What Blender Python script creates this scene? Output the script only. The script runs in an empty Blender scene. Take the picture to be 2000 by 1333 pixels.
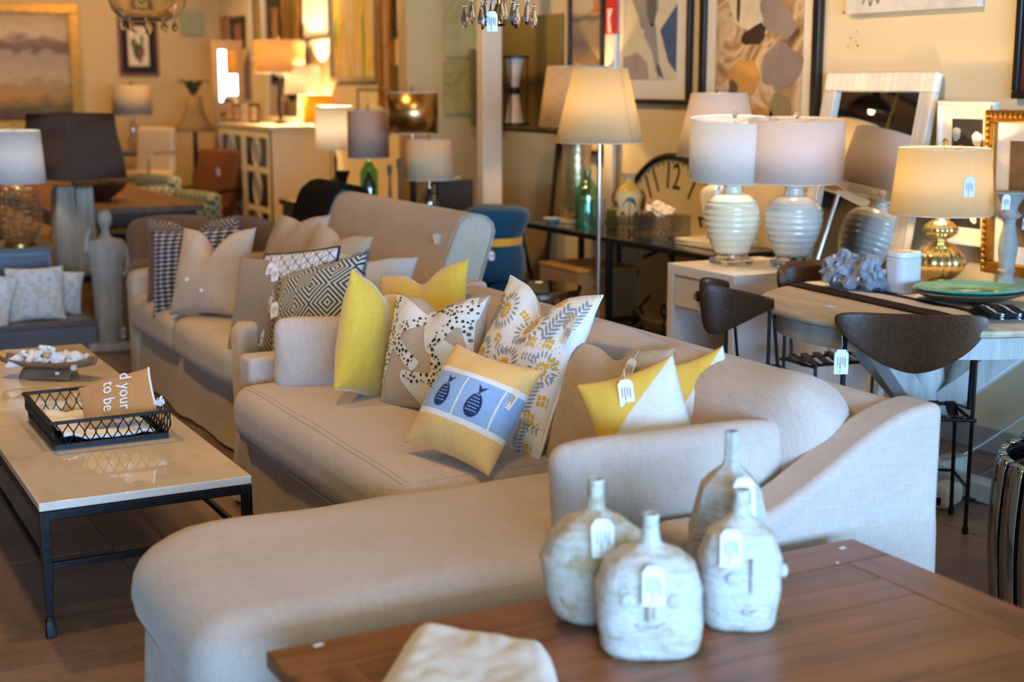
import bpy, bmesh, math, random
from mathutils import Vector, Matrix, noise

random.seed(7)
SC = bpy.context.scene
COL = SC.collection

# ---------------------------------------------------------------- camera
# room axes: X runs across the shop towards the lamp wall, Y runs along the sofas away from the shop window, Z up (metres)
FOC = 2778.0; CAM_H = 1.6; YAW = math.radians(28.0); PITCH = math.atan((667 - 160) / FOC)
cam_data = bpy.data.cameras.new('camera')
cam_data.sensor_width = 36.0
cam_data.lens = 50.0
cam_data.clip_start = 0.05
cam_data.clip_end = 100
cam_data.dof.use_dof = True
cam_data.dof.focus_distance = 4.5
cam_data.dof.aperture_fstop = 2.2
cam = bpy.data.objects.new('camera', cam_data)
COL.objects.link(cam)
cam.location = (0, 0, CAM_H)
cam.rotation_euler = (math.pi / 2 - PITCH, 0, -YAW)
SC.camera = cam

# ---------------------------------------------------------------- world, daylight, exposure
SC.view_settings.view_transform = 'Standard'
SC.view_settings.look = 'None'
SC.view_settings.exposure = -0.32
SC.view_settings.gamma = 1.0
SC.view_settings.use_curve_mapping = False
SC.cycles.max_bounces = 8; SC.cycles.diffuse_bounces = 3; SC.cycles.glossy_bounces = 4; SC.cycles.transmission_bounces = 8; SC.cycles.transparent_max_bounces = 10
SC.cycles.caustics_reflective = False; SC.cycles.caustics_refractive = False
world = bpy.data.worlds.new('world'); SC.world = world
world.use_nodes = True
bgn = world.node_tree.nodes['Background']
bgn.inputs['Color'].default_value = (0.42, 0.62, 1.0, 1)
bgn.inputs['Strength'].default_value = 0.6

def light(name, kind, loc, energy, color, rot=(0, 0, 0), size=None, size_y=None, spot=None, blend=.6):
    d = bpy.data.lights.new(name, kind); d.energy = energy; d.color = color
    if kind == 'AREA':
        d.shape = 'RECTANGLE' if size_y else 'DISK'
        d.size = size
        if size_y: d.size_y = size_y
    elif size: d.shadow_soft_size = size
    if kind == 'SPOT':
        d.spot_size = math.radians(spot); d.spot_blend = blend
    o = bpy.data.objects.new(name, d); COL.objects.link(o)
    o.location = loc; o.rotation_euler = rot
    return o
DAY = (0.30, 0.58, 1.0)
WARM = (1.0, 0.59, 0.19)
# daylight of the shop window behind the camera
light('window_daylight', 'AREA', (.5, -6.0, 1.5), 2350, DAY, (math.radians(90), 0, 0), 7.4, 2.2)
# warm track spots: washers aimed at the two picture walls, and a few aimed down at the furniture
CREAM = (1.0, 0.66, 0.33)
def aimed(loc, to, e, ang, blend=.9, size=.10, col=WARM):
    q = (Vector(to)-Vector(loc)).to_track_quat('-Z', 'Y').to_euler()
    return light('track_spot_light', 'SPOT', loc, e, col, q, size, spot=ang, blend=blend)
for wy, we in ((4.6, 130), (6.3, 80), (8.1, 80), (10.2, 105), (12.0, 110), (13.9, 130)): aimed((3.0, wy, 2.9), (4.69, wy, 1.55), we, 105, col=CREAM if wy < 7 else WARM)
aimed((3.2, 6.5, 2.9), (4.24, 8.3, 1.5), 70, 40)  # extra unseen spot, added to warm the front of the pillar
for wx, we in ((-.4, 95), (1.6, 120), (3.4, 135)): aimed((wx, 13.6, 2.9), (wx, 15.7, 1.5), we, 105)
for dx, dy, de in ((1.4, 2.3, 55), (1.3, 4.0, 95), (0.6, 5.9, 150), (2.2, 7.2, 150), (0.6, 9.2, 95), (2.6, 11.4, 130), (.6, 12.4, 90)): aimed((dx, dy, 2.93), (dx, dy, 0), de, 120)
# ---------------------------------------------------------------- measuring helpers
_c, _s = math.cos(PITCH), math.sin(PITCH)
_cy, _sy = math.cos(YAW), math.sin(YAW)
def ray(px, py):
    u = (px - 1000) / FOC; v = (667 - py) / FOC
    x, y, z = u, _c + v * _s, -_s + v * _c
    return Vector((x * _cy + y * _sy, -x * _sy + y * _cy, z))
def PZ(px, py, z):
    r = ray(px, py); k = (z - CAM_H) / r.z; return Vector((0, 0, CAM_H)) + r * k
def PX(px, py, x):
    r = ray(px, py); k = x / r.x; return Vector((0, 0, CAM_H)) + r * k
def PY(px, py, y):
    r = ray(px, py); k = y / r.y; return Vector((0, 0, CAM_H)) + r * k
def mpp(p):
    v = Vector(p) - Vector((0, 0, CAM_H)); f = Vector((_c * _sy, _c * _cy, -_s)); return v.dot(f) / FOC

# ---------------------------------------------------------------- mesh helpers
class MB:
    def __init__(s): s.v = []; s.f = []; s.uv = None
    def add(s, vs, fs):
        o = len(s.v); s.v += [tuple(q) for q in vs]; s.f += [tuple(i + o for i in f) for f in fs]; return s
    def box(s, x0, x1, y0, y1, z0, z1):
        return s.add([(x0,y0,z0),(x1,y0,z0),(x1,y1,z0),(x0,y1,z0),(x0,y0,z1),(x1,y0,z1),(x1,y1,z1),(x0,y1,z1)],
                     [(0,3,2,1),(4,5,6,7),(0,1,5,4),(1,2,6,5),(2,3,7,6),(3,0,4,7)])
    def cbox(s, cx, cy, cz, sx, sy, sz): return s.box(cx-sx/2,cx+sx/2,cy-sy/2,cy+sy/2,cz-sz/2,cz+sz/2)
    def bar(s, a, b, w, h=None, up=(0,0,1)):
        a = Vector(a); b = Vector(b); h = h or w; d = (b-a).normalized(); up = Vector(up)
        if abs(d.dot(up)) > .98: up = Vector((0,1,0)) if abs(d.y) < .9 else Vector((1,0,0))
        x = d.cross(up).normalized(); y = x.cross(d)
        vs = [p + x*i*w/2 + y*j*h/2 for p in (a,b) for i,j in ((-1,-1),(1,-1),(1,1),(-1,1))]
        return s.add(vs, [(3,2,1,0),(4,5,6,7),(0,1,5,4),(1,2,6,5),(2,3,7,6),(3,0,4,7)])
    def lathe(s, prof, n=24, c=(0,0,0), sx=1, sy=1, cap=True, rib=None):
        o = []; m = len(prof)
        for k in range(n):
            t = 2*math.pi*k/n
            for r, z in prof:
                q = r*(rib(t, z) if rib else 1)
                o.append((c[0]+q*math.cos(t)*sx, c[1]+q*math.sin(t)*sy, c[2]+z))
        fs = []
        for k in range(n):
            k2 = (k+1) % n
            for j in range(m-1): fs.append((k*m+j, k2*m+j, k2*m+j+1, k*m+j+1))
        if cap:
            if prof[0][0] > 1e-5: fs.append(tuple(k*m for k in range(n-1,-1,-1)))
            if prof[-1][0] > 1e-5: fs.append(tuple(k*m+m-1 for k in range(n)))
        return s.add(o, fs)
    def tube(s, pts, r, n=8, closed=False, cap=True, flat=1):
        pts = [Vector(p) for p in pts]; m = len(pts); rr = r if isinstance(r, (list, tuple)) else [r]*m
        vs = []; up = Vector((0,0,1)); prev = None
        for i, p in enumerate(pts):
            a = pts[(i-1) % m] if (closed or i > 0) else p; b = pts[(i+1) % m] if (closed or i < m-1) else p
            d = (b-a).normalized()
            if prev is None:
                x = d.cross(up)
                if x.length < .05: x = d.cross(Vector((0,1,0)))
                x.normalize()
            else:
                x = (prev - d*prev.dot(d)); x.normalize()
            prev = x; y = d.cross(x)
            for k in range(n):
                t = 2*math.pi*k/n; vs.append(p + x*math.cos(t)*rr[i] + y*math.sin(t)*rr[i]*flat)
        fs = []
        for i in range(m if closed else m-1):
            j = (i+1) % m
            for k in range(n): fs.append((i*n+k, i*n+(k+1)%n, j*n+(k+1)%n, j*n+k))
        if cap and not closed:
            fs.append(tuple(range(n-1,-1,-1))); fs.append(tuple((m-1)*n+k for k in range(n)))
        return s.add(vs, fs)
    def prism(s, poly, z0, z1, M=None):
        n = len(poly); vs = [Vector((x,y,z)) for z in (z0,z1) for x,y in poly]
        if M: vs = [M @ v for v in vs]
        return s.add(vs, [tuple(range(n-1,-1,-1)), tuple(range(n,2*n))] + [(i,(i+1)%n,n+(i+1)%n,n+i) for i in range(n)])
    def grid(s, fn, nu, nv, wrap=False):
        vs = [fn(i/nu, j/nv) for j in range(nv+1) for i in range(nu+1)]; w = nu+1
        return s.add(vs, [(j*w+i, j*w+i+1, (j+1)*w+i+1, (j+1)*w+i) for j in range(nv) for i in range(nu)])
    def ball(s, c, r, n=12, m=8, sc=(1,1,1)):
        return s.lathe([(max(0,r*math.sin(math.pi*j/m)), -r*math.cos(math.pi*j/m)) for j in range(m+1)], n, (0,0,0)).xf_last(n*(m+1), Matrix.Translation(Vector(c)) @ Matrix.Diagonal((*sc,1)))
    def xf_last(s, k, M):
        for i in range(len(s.v)-k, len(s.v)): s.v[i] = tuple(M @ Vector(s.v[i]))
        return s
    def xf(s, M):
        s.v = [tuple(M @ Vector(q)) for q in s.v]; return s
    def mesh(s, name, merge=0, ang=38, smooth=True):
        me = bpy.data.meshes.new(name); me.from_pydata(s.v, [], s.f)
        if merge:
            bm = bmesh.new(); bm.from_mesh(me); bmesh.ops.remove_doubles(bm, verts=bm.verts, dist=merge)
            bmesh.ops.recalc_face_normals(bm, faces=bm.faces); bm.to_mesh(me); bm.free()
        me.update()
        if smooth:
            me.polygons.foreach_set('use_smooth', [True]*len(me.polygons)); me.set_sharp_from_angle(angle=math.radians(ang))
        return me
    def build(s, name, mat, parent=None, bev=0, merge=0, ang=38, seg=2, loc=None, rot=None, solid=0, kind=None, label=None, sub=0):
        me = s.mesh(name, merge, ang)
        o = bpy.data.objects.new(name, me); COL.objects.link(o)
        if mat: me.materials.append(mat)
        if parent: o.parent = parent
        if loc is not None: o.location = loc
        if rot is not None: o.rotation_euler = rot
        if solid:
            m = o.modifiers.new('thick', 'SOLIDIFY'); m.thickness = solid; m.offset = 0
        if bev:
            m = o.modifiers.new('bevel', 'BEVEL'); m.width = bev; m.segments = seg; m.limit_method = 'ANGLE'; m.angle_limit = math.radians(35)
        if sub:
            m = o.modifiers.new('sub', 'SUBSURF'); m.levels = sub; m.render_levels = sub
        if kind: o['kind'] = kind
        if label: o['label'] = label
        return o
def thing(name, label, cat, loc=(0,0,0), rz=0, group=None):
    o = bpy.data.objects.new(name, None); COL.objects.link(o); o.empty_display_size = .1
    o.location = loc; o.rotation_euler = (0,0,rz); o['label'] = label; o['category'] = cat
    if group: o['group'] = group
    return o
def tag(o, label, cat, group=None):
    o['label'] = label; o['category'] = cat
    if group: o['group'] = group
    return o
def struct(o): o['kind'] = 'structure'; return o
def softbox(sx, sy, sz, r, crown=0, n=10, wob=0, seed=0, crown_side=0, fr=3, plan=0):
    """upholstered block centred on the origin: rounded edges, puffed faces, slight unevenness"""
    mb = MB(); hx, hy, hz = sx/2, sy/2, sz/2
    def spread(t, h):                       # cluster samples near the edges so that the rounding is smooth
        q = abs(t); q = q*.75 + .25*math.sin(q*math.pi/2); return math.copysign(q, t)
    def pt(p):
        x, y, z = p
        ix, iy, iz = max(hx-r,0), max(hy-r,0), max(hz-r,0)
        cx = max(-ix, min(ix, x)); cy = max(-iy, min(iy, y)); cz = max(-iz, min(iz, z))
        d = Vector((x-cx, y-cy, z-cz))
        q = Vector((cx,cy,cz)) + (d.normalized()*r if d.length > 1e-9 else d)
        u, v, w = q.x/hx, q.y/hy, q.z/hz
        puff = crown*max(0,1-u*u)**.7*max(0,1-v*v)**.7
        q.z += math.copysign(puff, q.z)*min(1,abs(w)) if abs(w) > .02 else 0
        if crown_side:
            q.x += u*crown_side*max(0,1-v*v)*max(0,1-w*w); q.y += v*crown_side*max(0,1-u*u)*max(0,1-w*w)
        if plan and q.x < -hx+plan and q.y > 0:           # both corners at the -X end rounded in plan
            dx = (-hx+plan-q.x)/plan; dy = (abs(q.y)-(hy-plan))/plan
            if dy > 0:
                m = max(dx, dy); L = math.hypot(dx, dy)
                if L > 1e-6: f = m/L; q.x = -hx+plan-dx*f*plan; q.y = math.copysign(hy-plan+dy*f*plan, q.y)
        if wob:
            k = Vector((q.x*fr+seed*3.1, q.y*fr, q.z*fr)); q += noise.noise_vector(k)*wob
        return q
    def lin(h, k): # samples: dense in the rounded border
        a = [-h + r*(1-math.cos(math.pi/2*i/4)) for i in range(4)]
        inner = [(-(h-r) + 2*(h-r)*i/k) for i in range(k+1)]
        return a + inner + [-q for q in reversed(a)]
    X, Y, Z = lin(hx, n), lin(hy, n), lin(hz, max(3, n//2))
    def face(A, B, f):
        m = len(A); vs = [pt(f(a,b)) for b in B for a in A]
        mb.add(vs, [(j*m+i, j*m+i+1, (j+1)*m+i+1, (j+1)*m+i) for j in range(len(B)-1) for i in range(m-1)])
    face(X, Y, lambda a,b:(a,b,hz)); face(X, Y, lambda a,b:(-a,b,-hz))
    face(X, Z, lambda a,b:(a,-hy,b)); face(X, Z, lambda a,b:(-a,hy,b))
    face(Y, Z, lambda a,b:(hx,a,b)); face(Y, Z, lambda a,b:(-hx,-a,b))
    return mb
def MT(x, y, z): return Matrix.Translation((x,y,z))
def RX(d): return Matrix.Rotation(math.radians(d), 4, 'X')
def RY(d): return Matrix.Rotation(math.radians(d), 4, 'Y')
def RZ(d): return Matrix.Rotation(math.radians(d), 4, 'Z')

# ---------------------------------------------------------------- materials
def lin1(c): c /= 255; return c/12.92 if c <= .04045 else ((c+.055)/1.055)**2.4
def rgb(r, g, b): return (lin1(r), lin1(g), lin1(b), 1)
MATS = {}
class NT:
    def __init__(s, name):
        s.m = bpy.data.materials.new(name); s.m.use_nodes = True; s.t = s.m.node_tree; s.b = s.t.nodes['Principled BSDF']; s.out = s.t.nodes['Material Output']
    def n(s, typ, **kw):
        nd = s.t.nodes.new(typ)
        for k, v in kw.items():
            if k in nd.inputs: nd.inputs[k].default_value = v
            else: setattr(nd, k, v)
        return nd
    def l(s, a, b): s.t.links.new(a, b)
    def coord(s, scale=(1,1,1), kind='Object', rot=(0,0,0)):
        tc = s.n('ShaderNodeTexCoord'); mp = s.n('ShaderNodeMapping'); mp.inputs['Scale'].default_value = scale; mp.inputs['Rotation'].default_value = rot
        s.l(tc.outputs[kind], mp.inputs['Vector']); return mp.outputs['Vector']
    def noise(s, vec, scale, detail=3, rough=.55):
        nd = s.n('ShaderNodeTexNoise'); nd.inputs['Scale'].default_value = scale; nd.inputs['Detail'].default_value = detail; nd.inputs['Roughness'].default_value = rough
        if vec: s.l(vec, nd.inputs['Vector'])
        return nd.outputs['Fac']
    def ramp(s, fac, stops, interp='LINEAR'):
        nd = s.n('ShaderNodeValToRGB'); cr = nd.color_ramp; cr.interpolation = interp
        while len(cr.elements) < len(stops): cr.elements.new(.5)
        for e, (p, c) in zip(cr.elements, stops): e.position = p; e.color = c
        s.l(fac, nd.inputs['Fac']); return nd.outputs['Color']
    def mix(s, fac, a, b, mode='MIX'):
        nd = s.n('ShaderNodeMix'); nd.data_type = 'RGBA'; nd.blend_type = mode
        for sock, v in ((nd.inputs[0], fac), (nd.inputs[6], a), (nd.inputs[7], b)):
            if hasattr(v, 'is_linked'): s.l(v, sock)
            else: sock.default_value = v
        return nd.outputs[2]
    def math(s, op, a, b=None, c=None):
        nd = s.n('ShaderNodeMath'); nd.operation = op
        for i, v in enumerate((a, b, c)):
            if v is None: continue
            if hasattr(v, 'is_linked'): s.l(v, nd.inputs[i])
            else: nd.inputs[i].default_value = v
        return nd.outputs[0]
    def bump(s, h, strength=.3, dist=.01):
        nd = s.n('ShaderNodeBump'); nd.inputs['Strength'].default_value = strength; nd.inputs['Distance'].default_value = dist
        s.l(h, nd.inputs['Height']); s.l(nd.outputs['Normal'], s.b.inputs['Normal'])
    def col(s, c):
        if hasattr(c, 'is_linked'): s.l(c, s.b.inputs['Base Color'])
        else: s.b.inputs['Base Color'].default_value = c
    def set(s, **kw):
        for k, v in kw.items(): s.b.inputs[k.replace('_', ' ')].default_value = v
        return s
def dark(c, f): return (c[0]*f, c[1]*f, c[2]*f, 1)
def plain(name, c, rough=.55, metal=0, var=.12, scale=14, bump=.12, bdist=.004, coat=0, spec=None):
    """painted, metal or plastic surface with slight mottling"""
    if name in MATS: return MATS[name]
    t = NT(name); t.set(Roughness=rough, Metallic=metal)
    if spec is not None: t.set(Specular_IOR_Level=spec)
    if coat: t.set(Coat_Weight=coat, Coat_Roughness=.05)
    f = t.noise(t.coord(), scale, 4)
    t.col(t.ramp(f, [(.3, dark(c, 1-var)), (.7, dark(c, 1+var*.6))]))
    if bump: t.bump(f, bump, bdist)
    MATS[name] = t.m; return t.m
def linen(name, c, var=.1, scale=1.0, bump=.35, rough=.9, sheen=.25):
    if name in MATS: return MATS[name]
    t = NT(name); t.set(Roughness=rough, Specular_IOR_Level=.2, Sheen_Weight=sheen, Sheen_Roughness=.5)
    a = t.noise(t.coord((260*scale, 22*scale, 22*scale)), 1, 2); b = t.noise(t.coord((22*scale, 260*scale, 260*scale)), 1, 2)
    w = t.math('ADD', a, b)
    big = t.noise(t.coord(), 5, 3)
    f = t.math('MULTIPLY_ADD', w, .5, t.math('MULTIPLY', t.math('SUBTRACT', big, .5), .35))
    t.col(t.ramp(f, [(.33, dark(c, 1-var*1.6)), (.66, dark(c, 1+var))]))
    t.bump(t.math('MULTIPLY_ADD', big, 2.2, w), bump, .004)
    MATS[name] = t.m; return t.m
def wood(name, c, c2, rough=.45, scale=1, along='Y', bump=.25, coat=0):
    if name in MATS: return MATS[name]
    t = NT(name); t.set(Roughness=rough)
    if coat: t.set(Coat_Weight=coat, Coat_Roughness=.2)
    s = {'X': (1.2,14,14), 'Y': (14,1.2,14), 'Z': (14,14,1.2)}[along]
    oi = t.n('ShaderNodeObjectInfo')
    v = t.coord(tuple(q*scale for q in s))
    ad = t.n('ShaderNodeVectorMath'); ad.operation = 'ADD'; t.l(v, ad.inputs[0])
    mu = t.n('ShaderNodeVectorMath'); mu.operation = 'SCALE'; t.l(oi.outputs['Random'], mu.inputs['Scale']); mu.inputs[0].default_value = (31, 17, 9)
    t.l(mu.outputs[0], ad.inputs[1])
    f = t.noise(ad.outputs[0], 1.5, 6, .65)
    cc = t.ramp(f, [(.3, c2), (.5, c), (.72, dark(c, 1.25))])
    f2 = t.noise(t.coord(), 3, 2)
    cc = t.mix(t.math('MULTIPLY', f2, .5), cc, c2)
    hv = t.n('ShaderNodeHueSaturation'); t.l(cc, hv.inputs['Color']); t.l(t.math('MULTIPLY_ADD', oi.outputs['Random'], .45, .78), hv.inputs['Value'])
    t.col(hv.outputs[0]); t.bump(f, bump, .004)
    MATS[name] = t.m; return t.m
def glass(name, c=(1,1,1,1), rough=.02, ior=1.45, thin=False):
    if name in MATS: return MATS[name]
    t = NT(name)
    t.set(Roughness=rough, Transmission_Weight=1.0, IOR=ior); t.col(c)
    f = t.noise(t.coord(), 30, 2); t.bump(f, .03, .001)
    MATS[name] = t.m; return t.m
def emit(name, c, s):
    if name in MATS: return MATS[name]
    t = NT(name); t.col(c); t.set(Emission_Color=c, Emission_Strength=s)
    MATS[name] = t.m; return t.m
def shade_mat(name, c, trans=.55, weave=.05, rough=.9):
    """lampshade cloth: part diffuse, part translucent, so a bulb inside makes it glow"""
    if name in MATS: return MATS[name]
    t = NT(name); t.t.nodes.remove(t.b)
    f = t.noise(t.coord((180,180,40)), 1, 3)
    cc = t.ramp(f, [(.3, dark(c, 1-weave*2)), (.7, dark(c, 1+weave))])
    d = t.n('ShaderNodeBsdfDiffuse'); tr = t.n('ShaderNodeBsdfTranslucent'); mx = t.n('ShaderNodeMixShader'); mx.inputs[0].default_value = trans
    t.l(cc, d.inputs['Color']); t.l(cc, tr.inputs['Color']); t.l(d.outputs[0], mx.inputs[1]); t.l(tr.outputs[0], mx.inputs[2]); t.l(mx.outputs[0], t.out.inputs['Surface'])
    MATS[name] = t.m; return t.m
def thin_clear(name, tint, gloss):
    t = NT(name); t.t.nodes.remove(t.b); a = t.n('ShaderNodeBsdfTransparent'); g = t.n('ShaderNodeBsdfGlossy'); m = t.n('ShaderNodeMixShader')
    f = t.noise(t.coord(), 8, 2); t.l(t.ramp(f, [(.3, dark(tint, .94)), (.7, tint)]), a.inputs[0]); g.inputs['Roughness'].default_value = .06; m.inputs[0].default_value = gloss
    t.l(a.outputs[0], m.inputs[1]); t.l(g.outputs[0], m.inputs[2]); t.l(m.outputs[0], t.out.inputs['Surface']); return t.m
def mirror_mat():
    if 'mirror_glass' in MATS: return MATS['mirror_glass']
    t = NT('mirror_glass'); t.set(Metallic=1.0, Roughness=.015); f = t.noise(t.coord(), 4, 2); t.col(t.ramp(f, [(0, (.86,.86,.84,1)), (1, (.9,.9,.88,1))]))
    MATS['mirror_glass'] = t.m; return t.m
M_IRON = plain('black_iron', rgb(30,32,36), .45, .6, .3, 40, .3)
M_WHITE = plain('white_lacquer', rgb(226,220,214), .3, 0, .03, 8, .03)
M_CHROME = plain('chrome', rgb(215,215,215), .12, 1, .04, 20, 0)
M_BRASS = plain('brass', rgb(205,165,85), .22, 1, .08, 20, .03)
M_TAG = plain('tag_paper', rgb(238,238,240), .7, 0, .02, 30, .02)
M_INK = plain('tag_ink', rgb(70,72,80), .8, 0, .05, 60, 0)
M_STRING = plain('white_string', rgb(232,228,220), .8, 0, .05, 80, .1)
M_BULB = emit('warm_bulb', (1, .62, .28, 1), 30)
M_BULBW = emit('white_bulb', (1, .86, .66, 1), 26)

def price_tag(parent, loc, rz=0, rx=0, w=.032, h=.056, string=.05, name='price_tag', ry=0):
    """hanging paper tag: clipped top corners, eyelet string and printed lines; faces local -Y"""
    t = MB().prism([(-w/2,-h),(w/2,-h),(w/2,-w*.3),(w*.28,0),(-w*.28,0),(-w/2,-w*.3)], -.0006, .0006, RX(90))
    o = t.build(name, M_TAG, parent, loc=loc, rot=(math.radians(rx), math.radians(ry), rz))
    ink = MB()
    for k, (x, z0, z1) in enumerate([(-.26,-.30,-.66),(-.08,-.30,-.78),(.10,-.30,-.62),(.26,-.34,-.7),(-.08,-.84,-.92)]):
        ink.box(x*w-.0011, x*w+.0011, -.0011, -.0008, z1*h, z0*h)
    ink.build('printed_lines', M_INK, o, kind='stuff')
    if string: MB().tube([(0,0,-w*.1),(.002,.002,string*.5),(0,.006,string)], .0007, 5).build('string', M_STRING, o)
    return o
def sticker(parent, loc, w=.02, h=.011, rot=(0,0,0)):
    return MB().cbox(0,0,0,w,h,.0008).build('price_sticker', M_TAG, parent, loc=loc, rot=rot)
# ================================================================ the room
ROOM = dict(x0=-3.6, x1=4.69, y0=-6.2, y1=15.7, h=3.05)
R_ = ROOM
def floor_mat():
    t = NT('stained_concrete'); t.set(Roughness=.42)
    v = t.coord(kind='Object'); oi = t.n('ShaderNodeObjectInfo')
    f = t.noise(t.coord((1,1,1), 'Generated'), 2.5, 5); g = t.noise(v, 1.3, 5, .65); h = t.noise(v, 30, 4)
    q = t.math('MULTIPLY_ADD', h, .25, g)
    c = t.ramp(q, [(.38, rgb(84,66,57)), (.58, rgb(122,98,85)), (.78, rgb(146,122,108))])
    hv = t.n('ShaderNodeHueSaturation'); t.l(c, hv.inputs['Color']); t.l(t.math('MULTIPLY_ADD', oi.outputs['Random'], .2, .9), hv.inputs['Value'])
    t.col(hv.outputs[0]); t.bump(q, .15, .01); return t.m
M_FLOOR = floor_mat()
M_GROUT = plain('floor_joint', rgb(176,158,144), .8, 0, .15, 30, .1)
M_WALL = plain('cream_plaster', rgb(232,212,172), .85, 0, .04, 3, .15, .003)
M_WALLB = plain('tan_plaster', rgb(204,172,116), .85, 0, .05, 3, .15, .003)
M_CEIL = plain('ceiling_paint', rgb(190,172,148), .9, 0, .05, 3, .1)
M_BEAM = wood('dark_beam_wood', rgb(70,46,28), rgb(40,26,16), .7, 1, 'X')
fl = struct(MB().box(R_['x0'],R_['x1'],R_['y0'],R_['y1'],-.12,-.003).build('floor', M_GROUT))
S = .92; nx = int((R_['x1']-R_['x0'])/S)+1; ny = int((R_['y1']-R_['y0'])/S)+1
tile_me = {}
for i in range(nx):
    for j in range(ny):
        x0 = R_['x0']+i*S+.0025; y0 = R_['y0']+j*S+.0025; x1 = min(x0+S-.005, R_['x1']); y1 = min(y0+S-.005, R_['y1'])
        key = (round(x1-x0,3), round(y1-y0,3))
        if key not in tile_me:
            tile_me[key] = MB().box(0,x1-x0,0,y1-y0,-.003,0).mesh('floor_tile'); tile_me[key].materials.append(M_FLOOR)
        o = bpy.data.objects.new('floor_tile', tile_me[key]); COL.objects.link(o); o.parent = fl; o.location = (x0,y0,0)
struct(MB().box(R_['x0'],R_['x1'],R_['y0'],R_['y1'],R_['h'],R_['h']+.1).build('ceiling', M_CEIL))
struct(MB().box(R_['x1'],R_['x1']+.12,R_['y0'],R_['y1'],0,R_['h']).build('wall_right', M_WALL))
struct(MB().box(R_['x0'],R_['x1'],R_['y1'],R_['y1']+.12,0,R_['h']).build('wall_back', M_WALLB))
struct(MB().box(R_['x0']-.12,R_['x0'],R_['y0'],R_['y1'],0,R_['h']).build('wall_left', M_WALLB))
# shop window wall behind the camera: pier, sill and header round a wide glazed opening
wf = MB(); y0 = R_['y0']
wf.box(R_['x0'],-3.2,y0-.12,y0,0,R_['h']); wf.box(4.3,R_['x1'],y0-.12,y0,0,R_['h']); wf.box(-3.2,4.3,y0-.12,y0,0,.35); wf.box(-3.2,4.3,y0-.12,y0,2.75,R_['h'])
struct(wf.build('wall_front', M_WALLB))
wfr = MB()
for k in range(6): wfr.box(-3.2+k*1.5-.03,-3.2+k*1.5+.03,y0-.09,y0-.03,.35,2.75)
wfr.box(-3.2,4.3,y0-.09,y0-.03,.35,.41); wfr.box(-3.2,4.3,y0-.09,y0-.03,2.69,2.75)
w1 = struct(wfr.build('window_1', M_IRON))
for k in range(5): MB().box(-3.17+k*1.5,-1.73+k*1.5,y0-.064,y0-.058,.41,2.69).build('window_pane', thin_clear('window_glass', (.97,.98,.98,1), .05) if k == 0 else bpy.data.materials['window_glass'], w1)
for k in range(7):
    yb = 3.4+k*1.9
    struct(MB().box(R_['x0'],R_['x1'],yb,yb+.16,R_['h']-.2,R_['h']).build('trim_%d' % (k+1), M_BEAM, bev=.01))
struct(MB().box(R_['x1']-.014,R_['x1'],R_['y0'],R_['y1'],0,.11).build('baseboard_right', plain('baseboard_paint', rgb(170,160,150), .6), bev=.004))
# partition behind the tall mirror: a pillar and a wing wall with art on it
M_PIL = plain('pillar_paint', rgb(214,194,166), .8, 0, .04, 4, .15, .003)
struct(MB().box(4.17,4.31,8.24,8.33,0,R_['h']).build('wall_pillar', M_PIL, bev=.006))
struct(MB().box(4.0,R_['x1'],9.05,9.2,0,R_['h']).build('wall_wing', M_WALLB, bev=.004))
# ================================================================ sofas
M_LINEN = linen('oatmeal_linen', rgb(200,184,174), .08)
M_LINEN2 = linen('wheat_linen', rgb(200,182,160), .07)
M_PIPE = linen('linen_piping', rgb(184,172,160), .06)
def skirt(poly, z0, z1, name, mat, parent, flare=.02, wav=.012, step=.035, seed=0, rc=.04):
    """slipcover skirt: a closed wall of cloth with shallow folds that grow towards the hem"""
    pts = []; n = len(poly)
    for i in range(n):
        a = Vector(poly[i]); b = Vector(poly[(i+1) % n]); L = (b-a).length; d = (b-a)/L; nr = Vector((d.y, -d.x))
        k = max(2, int(L/step))
        for j in range(k):
            t = j/k; pts.append((a+(b-a)*t, nr, min(t*L, (1-t)*L)))
    mb = MB(); lv = 7; m = len(pts)
    for q in range(lv):
        w = q/(lv-1); z = z1 + (z0-z1)*w
        for i, (p, nr, e) in enumerate(pts):
            f = noise.noise(Vector((p.x*6+seed, p.y*6, z*.6)))*wav*w*2 + flare*w + noise.noise(Vector((p.x*2, p.y*2+seed, z*3)))*.006
            pleat = -.012*w if e < .02 else 0
            mb.v.append((p.x+nr.x*(f+pleat), p.y+nr.y*(f+pleat), z))
    for q in range(lv-1):
        for i in range(m):
            j = (i+1) % m; mb.f.append((q*m+i, (q+1)*m+i, (q+1)*m+j, q*m+j))
    mb.f.append(tuple(range(m)))
    return mb.build(name, mat, parent, ang=60)
def arm_profile(front_x, back_x, zf, zb, kx):
    """side outline of a low scoop arm: flat front part rising in an S curve to the back"""
    top = []
    for i in range(19):
        t = i/18; x = front_x + (back_x-front_x)*t
        q = min(1, max(0, (x-kx)/(back_x-.04-kx))); s = q*q*(3-2*q)
        top.append((x, zf + (zb-zf)*s))
    return [(front_x, .01)] + top + [(back_x+.0, .01)]
def slab_xz(poly, y0, y1):
    M = Matrix(((1,0,0,0),(0,0,-1,0),(0,1,0,0),(0,0,0,1)))
    return MB().prism(poly, -y1, -y0, M)
def upholstered(poly, y0, y1, name, mat, parent, bev=.035, wob=.004, seed=0):
    mb = slab_xz(poly, y0, y1)
    return mb.build(name, mat, parent, bev=bev, seg=4, ang=50)
sec = thing('sectional_sofa', 'oatmeal linen slipcovered sectional sofa with chaise and low scoop arms', 'sofa', (0,0,0))
skirt([(1.56,3.40),(2.58,3.40),(2.58,5.2),(1.56,5.2)], .015, .30, 'base_skirt', M_LINEN, sec, seed=1)
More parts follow.
